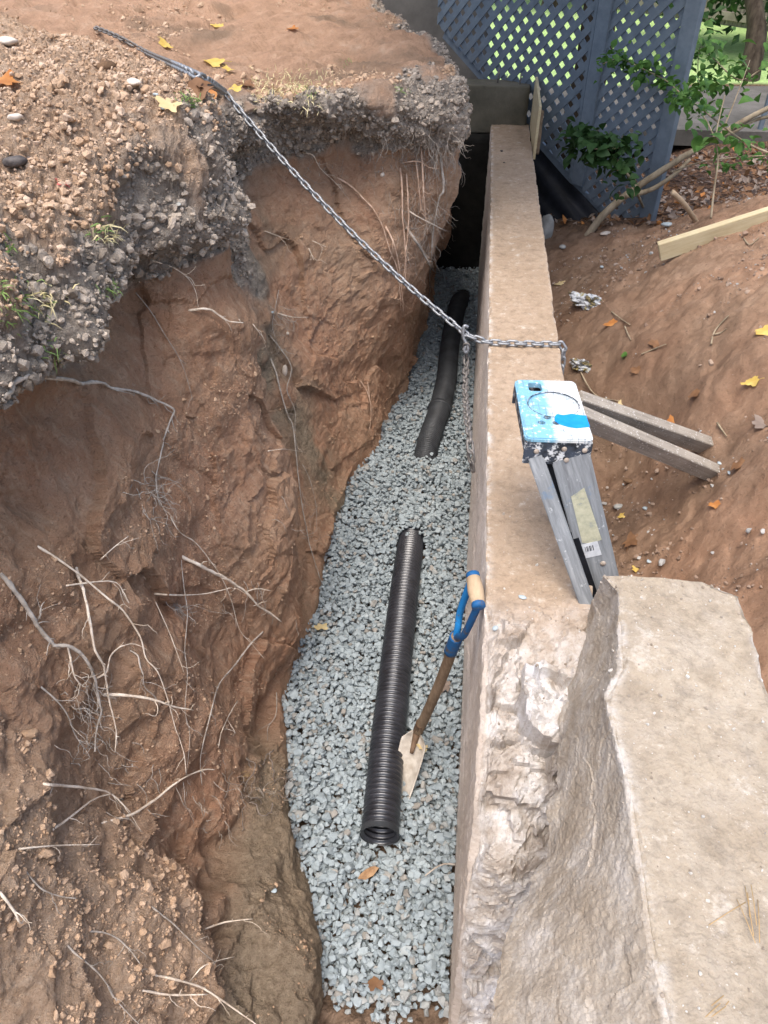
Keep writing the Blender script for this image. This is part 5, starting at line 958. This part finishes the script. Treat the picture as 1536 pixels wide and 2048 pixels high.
# ------------------------------------------------------------------ roots
ROOTS = [
 ('rootgrey', .0075, 0, 'thick grey root snaking out from under the crust at the left', [(-8, 800), (18, 786), (28, 765), (60, 755), (95, 758), (150, 762), (165, 769), (200, 766), (225, 778), (265, 782), (300, 796), (345, 815), (345, 836), (328, 880), (322, 905), (313, 960), (320, 1020)], 1),
 ('root', .0036, .01, 'long pale root running diagonally down the near clay face', [(60, 1083), (100, 1110), (160, 1150), (215, 1195), (245, 1220), (280, 1275), (290, 1315), (315, 1345), (335, 1400), (350, 1450), (365, 1500), (372, 1545)], 0),
 ('root', .0050, .02, 'straight white root hanging down crossing the grey knotted root', [(152, 1125), (160, 1160), (165, 1180), (175, 1220), (183, 1265), (190, 1300), (205, 1330), (213, 1360), (220, 1410), (232, 1460), (230, 1505)], 0),
 ('root', .0034, .02, 'short pale side root forking upward from the straight white root', [(193, 1357), (213, 1342), (220, 1315), (240, 1295), (257, 1288)], 0),
 ('rootgrey', .0072, .02, 'grey knotted root descending from the left edge', [(-6, 1135), (30, 1180), (60, 1225), (75, 1247), (95, 1275), (110, 1290), (135, 1289), (165, 1310), (185, 1345), (195, 1385), (201, 1420), (196, 1450), (190, 1505)], 1),
 ('rootgrey', .0035, .02, 'little upturned grey rootlet on the knotted root', [(68, 1247), (80, 1232), (83, 1212), (90, 1203)], 0),
 ('root', .0035, .02, 'pale rootlet dropping below the knee of the knotted root', [(136, 1293), (143, 1325), (150, 1355), (164, 1370)], 1),
 ('root', .0058, .03, 'stout pale root sticking out level to the right, mid face', [(203, 1388), (250, 1390), (310, 1400), (350, 1412), (385, 1420)], 0),
 ('root', .0072, .035, 'thickest pale root slanting down to the bank edge near the gravel', [(357, 1110), (400, 1130), (430, 1147), (460, 1162), (490, 1185), (515, 1210), (540, 1225), (562, 1243)], 0),
 ('root', .0030, .03, 'thin side shoot leaving the thickest pale root to the right', [(490, 1183), (515, 1178), (541, 1182)], 0),
 ('root', .0038, .02, 'level pale root crossing under the thickest slanting root', [(305, 1188), (360, 1191), (405, 1188), (463, 1175)], 0),
 ('rootgrey', .0040, .015, 'brownish root curving down from the fork near the bank corner', [(526, 1263), (500, 1290), (470, 1330), (440, 1365), (425, 1410), (410, 1470), (400, 1520), (404, 1570)], 0),
 ('root', .0023, .012, 'fine root trailing from above down to the fork near the corner', [(338, 1028), (360, 1065), (390, 1085), (420, 1120), (445, 1160), (465, 1210), (480, 1260), (505, 1290), (528, 1317)], 0),
 ('rootgrey', .0020, .012, 'fine vertical root below the thick slanting root start', [(362, 1115), (368, 1180), (375, 1230), (370, 1300), (375, 1350), (370, 1420), (380, 1470), (372, 1550)], 0),
 ('root', .0018, .01, 'hair thin root from the level root down to the vertical one', [(308, 1198), (340, 1270), (368, 1345)], 0),
 ('root', .0026, .015, 'arched thin root over the upper left of the clay face', [(130, 1172), (175, 1165), (225, 1163), (245, 1180), (258, 1205)], 0),
 ('root', .0026, .015, 'small forked root in the clay above the arched root', [(200, 1120), (225, 1098), (257, 1073)], 0),
 ('rootgrey', .0026, .012, 'thin drooping root in the shaded hollow at lower left', [(78, 1370), (110, 1398), (135, 1430), (150, 1470), (172, 1500)], 1),
 ('rootgrey', .0028, .015, 'wavy thin root beside the diagonal pale root', [(258, 1300), (275, 1310), (280, 1330), (287, 1350), (290, 1375), (310, 1395), (320, 1412)], 0),
 ('root', .0046, .015, 'pale root lying across the top of the lower heap', [(82, 1566), (120, 1571), (190, 1579), (225, 1590), (262, 1625)], 0),
 ('root', .0042, .015, 'pale root branch reaching down left onto the lower heap', [(103, 1658), (150, 1626), (190, 1597), (222, 1587)], 0),
 ('root', .0050, .015, 'long pale root rising right above the lower heap', [(200, 1645), (265, 1627), (310, 1598), (350, 1565), (402, 1540), (430, 1538)], 0),
 ('root', .0032, .01, 'nearly level pale root on the lower heap', [(35, 1698), (100, 1690), (200, 1688)], 0),
 ('rootgrey', .0026, .008, 'thin curved root on the heap below the level root', [(45, 1735), (80, 1775), (110, 1790), (155, 1797)], 0),
 ('root', .0042, .01, 'short stout root at the left edge of the lower heap', [(-4, 1780), (20, 1815), (38, 1846), (50, 1838)], 0),
 ('rootgrey', .0030, .008, 'long thin root running down to the bottom edge', [(125, 1880), (160, 1915), (195, 1945), (215, 1970), (235, 2005), (285, 2056)], 0),
 ('rootgrey', .0026, .008, 'thin hooked root in the middle of the lower heap', [(172, 1862), (215, 1868), (250, 1890), (275, 1920), (285, 1945)], 0),
 ('rootgrey', .0026, .008, 'slanting thin root left of the clay bench', [(300, 1812), (350, 1850), (390, 1890), (430, 1925)], 0),
 ('root', .0042, .01, 'pale root crossing toward the bottom edge near the bench', [(305, 1950), (370, 1965), (420, 1985), (480, 2025), (515, 2052)], 0),
 ('root', .0046, .012, 'stubby pale root with side twig low at the bottom', [(278, 1980), (340, 1988), (415, 1988)], 0),
 ('root', .0036, .012, 'pale root end pointing right over the clay bench', [(405, 1860), (450, 1845), (505, 1838)], 0),
 ('root', .0026, .01, 'small bowed root below the one over the bench', [(380, 1962), (410, 1930), (470, 1913)], 0),
 ('rootgrey', .0048, .03, 'long brownish root hanging down the crevice to the gravel', [(541, 716), (552, 745), (562, 785), (575, 830), (585, 850), (592, 910), (598, 960), (604, 1010), (613, 1050), (620, 1090), (635, 1140), (650, 1190), (655, 1222)], 0),
 ('rootgrey', .0036, .03, 'second root looping past the oval stone in the crevice', [(535, 665), (560, 697), (580, 725), (582, 745), (574, 780), (590, 820), (590, 860), (595, 900)], 0),
 ('rootgrey', .0020, .02, 'wiry rootlets above the oval stone in the crevice', [(558, 580), (552, 610), (545, 650), (552, 680), (560, 700)], 1),
 ('root', .0046, .02, 'blunt pale root poking out of the near buttress', [(372, 622), (400, 617), (425, 622), (445, 635), (460, 643), (488, 646)], 0),
 ('root', .0032, .025, 'short pale root pointing right from the crevice', [(555, 626), (585, 634), (617, 634)], 0),
 ('root', .0024, .015, 'tiny pale root at the edge of the near buttress', [(505, 648), (516, 662), (527, 675)], 0),
 ('root', .0020, .01, 'thin bent root high on the near buttress', [(298, 520), (345, 535), (375, 555), (390, 580), (397, 615)], 0),
 ('rootgrey', .0016, .008, 'hair thin root trailing down below the crust', [(272, 585), (300, 620), (330, 670), (355, 710), (370, 745), (385, 800)], 0),
 ('root', .0030, .015, 'pale wavy root under the crust right of the chain', [(600, 305), (625, 310), (640, 335), (665, 360), (682, 377)], 0),
 ('rootred', .0036, .02, 'long reddish root sloping down across the far clay face', [(668, 352), (700, 370), (725, 395), (745, 415), (765, 455), (780, 500), (795, 540), (800, 580), (802, 622)], 0),
 ('rootred', .0046, .03, 'paired reddish root hanging lowest on the far face', [(770, 450), (785, 480), (797, 530), (803, 575), (808, 622)], 0),
 ('rootred', .0042, .05, 'straight hanging root, leftmost of the far root curtain', [(800, 335), (803, 380), (805, 430), (810, 480), (812, 540), (808, 572)], 0),
 ('rootred', .0042, .06, 'straight pink root in the middle of the far root curtain', [(841, 290), (846, 350), (848, 400), (852, 440), (856, 468)], 0),
 ('rootgrey', .0056, .05, 'stout kinked root at the right edge of the far curtain', [(880, 312), (886, 375), (878, 395), (870, 440), (865, 490), (861, 540), (860, 602)], 0),
 ('rootgrey', .0062, .07, 'thick stick-like root slanting across the far curtain', [(812, 452), (830, 480), (848, 510), (862, 535), (874, 547)], 0),
 ('root', .0034, .08, 'pale root reaching right over the dark trench', [(815, 420), (840, 435), (870, 450), (895, 462), (918, 460)], 0),
 ('rootred', .0032, .05, 'thin hanging root behind the straight pink one', [(830, 315), (835, 350), (840, 400), (842, 425)], 1),
 ('rootred', .0036, .05, 'reddish root beside the leftmost hanging root', [(812, 345), (815, 400), (818, 440), (812, 500), (808, 555)], 1),
 ('rootred', .0028, .05, 'thin zigzag root across the top of the far curtain', [(800, 326), (835, 322), (858, 335), (878, 338)], 0),
 ('rootgrey', .0024, .03, 'wiry root with hairy end over the dark far trench', [(903, 284), (925, 282), (940, 290), (952, 298), (950, 318)], 1),
 ('root', .0026, .012, 'small pale root left of the chain middle', [(528, 462), (550, 470), (580, 480)], 0),
 ('root', .0026, .012, 'small pale root under the chain middle', [(624, 482), (652, 494)], 0),
 ('root', .0036, .015, 'short thick root stub under the chain middle', [(617, 496), (623, 508), (628, 521)], 0),
 ('rootred', .0026, .012, 'thin forked root low on the far face near the gravel', [(720, 760), (735, 785), (742, 825), (738, 865)], 0),
 ('rootred', .0020, .012, 'thin root joining the low forked root from above', [(735, 760), (740, 795), (743, 822)], 0),
 ('root', .0018, .015, 'fine root arching over the crack below the crevice', [(535, 902), (570, 898), (612, 905)], 0),
 ('rootgrey', .0018, .015, 'fine hanging root next to the long crevice root', [(603, 925), (620, 960), (632, 1010), (633, 1060)], 0),
 ('root', .0026, .015, 'short root at the foot of the near buttress', [(474, 1403), (458, 1430), (442, 1465), (437, 1495)], 0),
 ('rootgrey', .0022, .012, 'thin root along the shaded edge above the gravel', [(553, 1385), (552, 1430), (536, 1455), (535, 1475)], 0)]
def root_path(pts, off, r):
    q = spl(pts, 4); out = []; last = None; i = 0
    for x, y in q:
        p, nn = hitb(BANK, x, y)
        if p is None: continue
        dd = np.linalg.norm(p-CAM)
        out.append((x, y, dd))
    if len(out) < 3: return None
    out = np.array(out); D = out[:, 2].copy()
    kk = min(9, len(D)); 
    for _ in range(2): D = np.minimum(D, np.convolve(np.r_[np.full(4, D[0]), D, np.full(4, D[-1])], np.ones(9)/9, 'valid'))
    P = []; n = len(out)
    for k, (x, y, _) in enumerate(out):
        d_ = unit(ray(x, y)); e = min(1, k/(n*.25)); P.append(CAM+d_*(D[k]-off*e-r*.2+r*2.5*max(0, 1-k/(n*.12))))
    P = np.array(P); P += np.stack([np.convolve(np.r_[[0]*2, RNG.normal(size=n), [0]*2], np.ones(5)/5, 'valid') for _ in range(3)], -1)*r*.7
    return P
for mt, r, off, lab, pts, hair in ROOTS:
    r *= 1.05 if (mt == 'rootred' or pts[0][0] > 790) else .74; P = root_path(pts, off, r)
    if P is None: continue
    m = MB(); n = len(P); rad = r*np.linspace(1.05, .38, n)*(1+.18*RNG.normal(size=n)*.6); m.tube(P, np.clip(rad, r*.35, r*1.4), 8, jit=.2)
    for k in range(n//7):                                         # short side stubs
        b = random.randrange(2, n-1); dv = unit(RNG.normal(size=3)+unit(CAM-P[b])*.6); L_ = r*random.uniform(2, 7); m.tube([P[b], P[b]+dv*L_*.5, P[b]+dv*L_+[0, 0, -L_*.3]], [r*.35, r*.25, r*.12], 5)
    for k in range(2+n//16):                                      # forked side roots
        b = random.randrange(n//4, n-1); dv = unit(P[min(n-1, b+1)]-P[b-1])+RNG.normal(size=3)*.55+np.array([0, 0, -.35]); q = P[b].copy(); pth = [q.copy()]
        for s_ in range(random.randint(5, 11)): dv = unit(dv+RNG.normal(size=3)*.33+np.array([0, 0, -.08])); q = q+dv*.009; pth.append(q.copy())
        r1_ = rad[b]*.45; m.tube(pth, np.linspace(max(r1_, .0008), .0004, len(pth)), 5)
    if hair:
        for c in range(7):
            b = random.randrange(n//2, n); p = P[b].copy(); pth = [p.copy()]; dv = RNG.normal(size=3)*.5+np.array([.2, -.1, -.9])
            for s in range(8): dv = unit(dv+RNG.normal(size=3)*.45); p = p+dv*.010; pth.append(p.copy())
            m.tube(pth, np.linspace(.0009, .0004, 9), 4)
            if c % 2: m.tube([pth[4], pth[4]+RNG.normal(size=3)*.012, pth[4]+RNG.normal(size=3)*.02], .0004, 4)
    tag(m.build('root', M[mt], None, True), lab, 'root', 'roots sticking out of the earth bank')
# hair roots as one mass
m = MB()
for cx, cy, n, L_, sp in ((300, 985, 46, .013, 22), (165, 1400, 26, .011, 20), (185, 1480, 20, .010, 25), (880, 300, 80, .014, 25), (850, 310, 80, .014, 30), (790, 300, 40, .011, 25), (840, 420, 90, .016, 35), (860, 500, 26, .014, 25), (560, 1040, 10, .012, 40), (430, 1600, 40, .012, 60), (660, 330, 16, .012, 30), (720, 330, 18, .012, 40), (480, 1180, 14, .013, 40), (355, 1215, 34, .007, 8), (250, 1560, 24, .012, 50), (560, 620, 20, .012, 12), (610, 1060, 14, .012, 18), (520, 1590, 30, .012, 25)):
    for k in range(n):
        p, nn = hitb(BANK, random.gauss(cx, sp), random.gauss(cy, sp*.9))
        if p is None: continue
        dv = nn*.5+RNG.normal(size=3)*.35+np.array([0, 0, -.9]); pth = [p]
        for s in range(random.randint(4, 11)): dv = unit(dv+RNG.normal(size=3)*.35+np.array([0, 0, -.12])); pth.append(pth[-1]+dv*L_)
        m.tube(pth, np.linspace(.0010, .0004, len(pth)), 4)
tag(m.build('root_hairs', M['rootgrey'], None, True), 'fine hair roots hanging from the clay face and crust', 'roots', kind='stuff')
# grass tufts, pine needles
def blades(name, spots, mat, L_, label, lay=False, bvh=None, kind='stuff'):
    m = MB()
    for px, py, n, sp in spots:
        for k in range(n):
            p, nn = hitb(bvh or BANK, random.gauss(px, sp), random.gauss(py, sp*.7))
            if p is None: continue
            d_ = unit(nn*(.1 if lay else .8)+RNG.normal(size=3)*.6); d_ = d_-nn*(d_@nn)*.9 if lay else d_; d_ = unit(d_); l_ = L_*random.uniform(.5, 1.3); b_ = unit(np.cross(d_, nn+.01))*(.0006 if lay else .0014); q0 = p+nn*.003; q1 = q0+d_*l_*.55+nn*.002; q2 = q0+d_*l_+np.array([0, 0, -.25*l_ if not lay else .001])
            m.add([q0-b_, q0+b_, q1+b_*.8, q1-b_*.8, q2], [(0, 1, 2, 3), (3, 2, 4)])
    return tag(m.build(name, M[mat], None, True), label, 'grass', kind=kind)
blades('grass', [(15, 500, 10, 12), (30, 620, 30, 28), (60, 600, 18, 24), (10, 580, 14, 15), (190, 455, 22, 15), (215, 578, 24, 10), (380, 200, 60, 16), (800, 180, 20, 7), (690, 128, 14, 8), (610, 185, 16, 12), (100, 700, 20, 16)], 'grassblade', .022, 'thin green grass blades along the topsoil crust')
M['straw'] = simple('dry_straw', (.55, .47, .24), (.72, .64, .38), 20, .8, 0)
blades('dry_grass', [(560, 178, 150, 28), (620, 175, 120, 25), (530, 182, 60, 18), (90, 600, 30, 20), (215, 470, 40, 16)], 'straw', .03, 'pale yellow dead grass along the far edge of the bank')
def needles(spots, label, bvh, n=9, L_=.085):
    m = MB(); px, py, a0 = spots; p, nn = hitb(bvh, px, py)
    if p is None: return
    t1 = unit(np.cross(nn, [.3, .2, .9])); t2 = np.cross(nn, t1)
    for k in range(n): a = a0+random.gauss(0, .28); d_ = t1*math.cos(a)+t2*math.sin(a); l_ = L_*random.uniform(.6, 1.1); s = p+RNG.normal(size=3)*.008; m.tube([s+nn*.004, s+d_*l_*.5+nn*.006, s+d_*l_+nn*.004], .0006, 4)
    tag(m.build('pine_needles', M['needle'], None, True), label, 'pine needles')
needles((1490, 1790, 2.6), 'fan of tan pine needles on the slab near the right edge', CKBV, 6, .07); needles((1440, 2000, 1.4), 'long straight pine needles on the slab near the bottom', CKBV, 5, .09); needles((480, 1555, 3.4), 'spray of pine needles on the bank beside the grey root tangle', BANK, 14, .05)
# tangled dead vine on the bench
m = MB()
for k in range(16):
    p, nn = hitb(BANK, random.gauss(505, 28), random.gauss(1575, 16)); pth = [p+nn*.004]; dv = RNG.normal(size=3)
    for s in range(14): dv = unit(dv+RNG.normal(size=3)*.5+nn*(.1 if s < 5 else -.2)); pth.append(pth[-1]+dv*.009)
    m.tube(spl(pth, 2), .0022 if k < 6 else .0012, 6)
tag(m.build('dead_vine', simple('grey_vine', (.12, .095, .075), (.26, .21, .17), 30), None, True), 'tangle of dead grey vine on the bank edge by the gravel', 'vine')
# twigs on the right slope
for (pts, lab) in (([(1160, 740), (1190, 790), (1240, 803)], 'thin dark twig on dirt just above the farther brace'), ([(1437, 847), (1448, 862), (1457, 874)], 'short thick twig on dirt above the brace ends'), ([(1225, 625), (1245, 640), (1262, 652)], 'thin pale twig right of the crumpled bag'), ([(1252, 655), (1258, 670), (1264, 682)], 'short forked twig below the pale twig'), ([(1425, 690), (1432, 665), (1452, 640), (1460, 632)], 'bent twig sticking from a dark hole in the slope'), ([(1428, 672), (1445, 668), (1456, 660)], 'side twig beside the bent twig on the slope'), ([(1488, 480), (1502, 492), (1520, 478)], 'curved thin twig below the new board'), ([(1285, 710), (1310, 700), (1335, 690)], 'long faint twig across the middle slope')):
    q = [hitb(GBV, *p) for p in pts]; pth = spl([a_+b_*.008 for a_, b_ in q], 5); m = MB(); m.tube(pth, np.linspace(.004, .0022, len(pth)), 6, jit=.2); tag(m.build('twig', M['bark'], None, True), lab, 'twig')
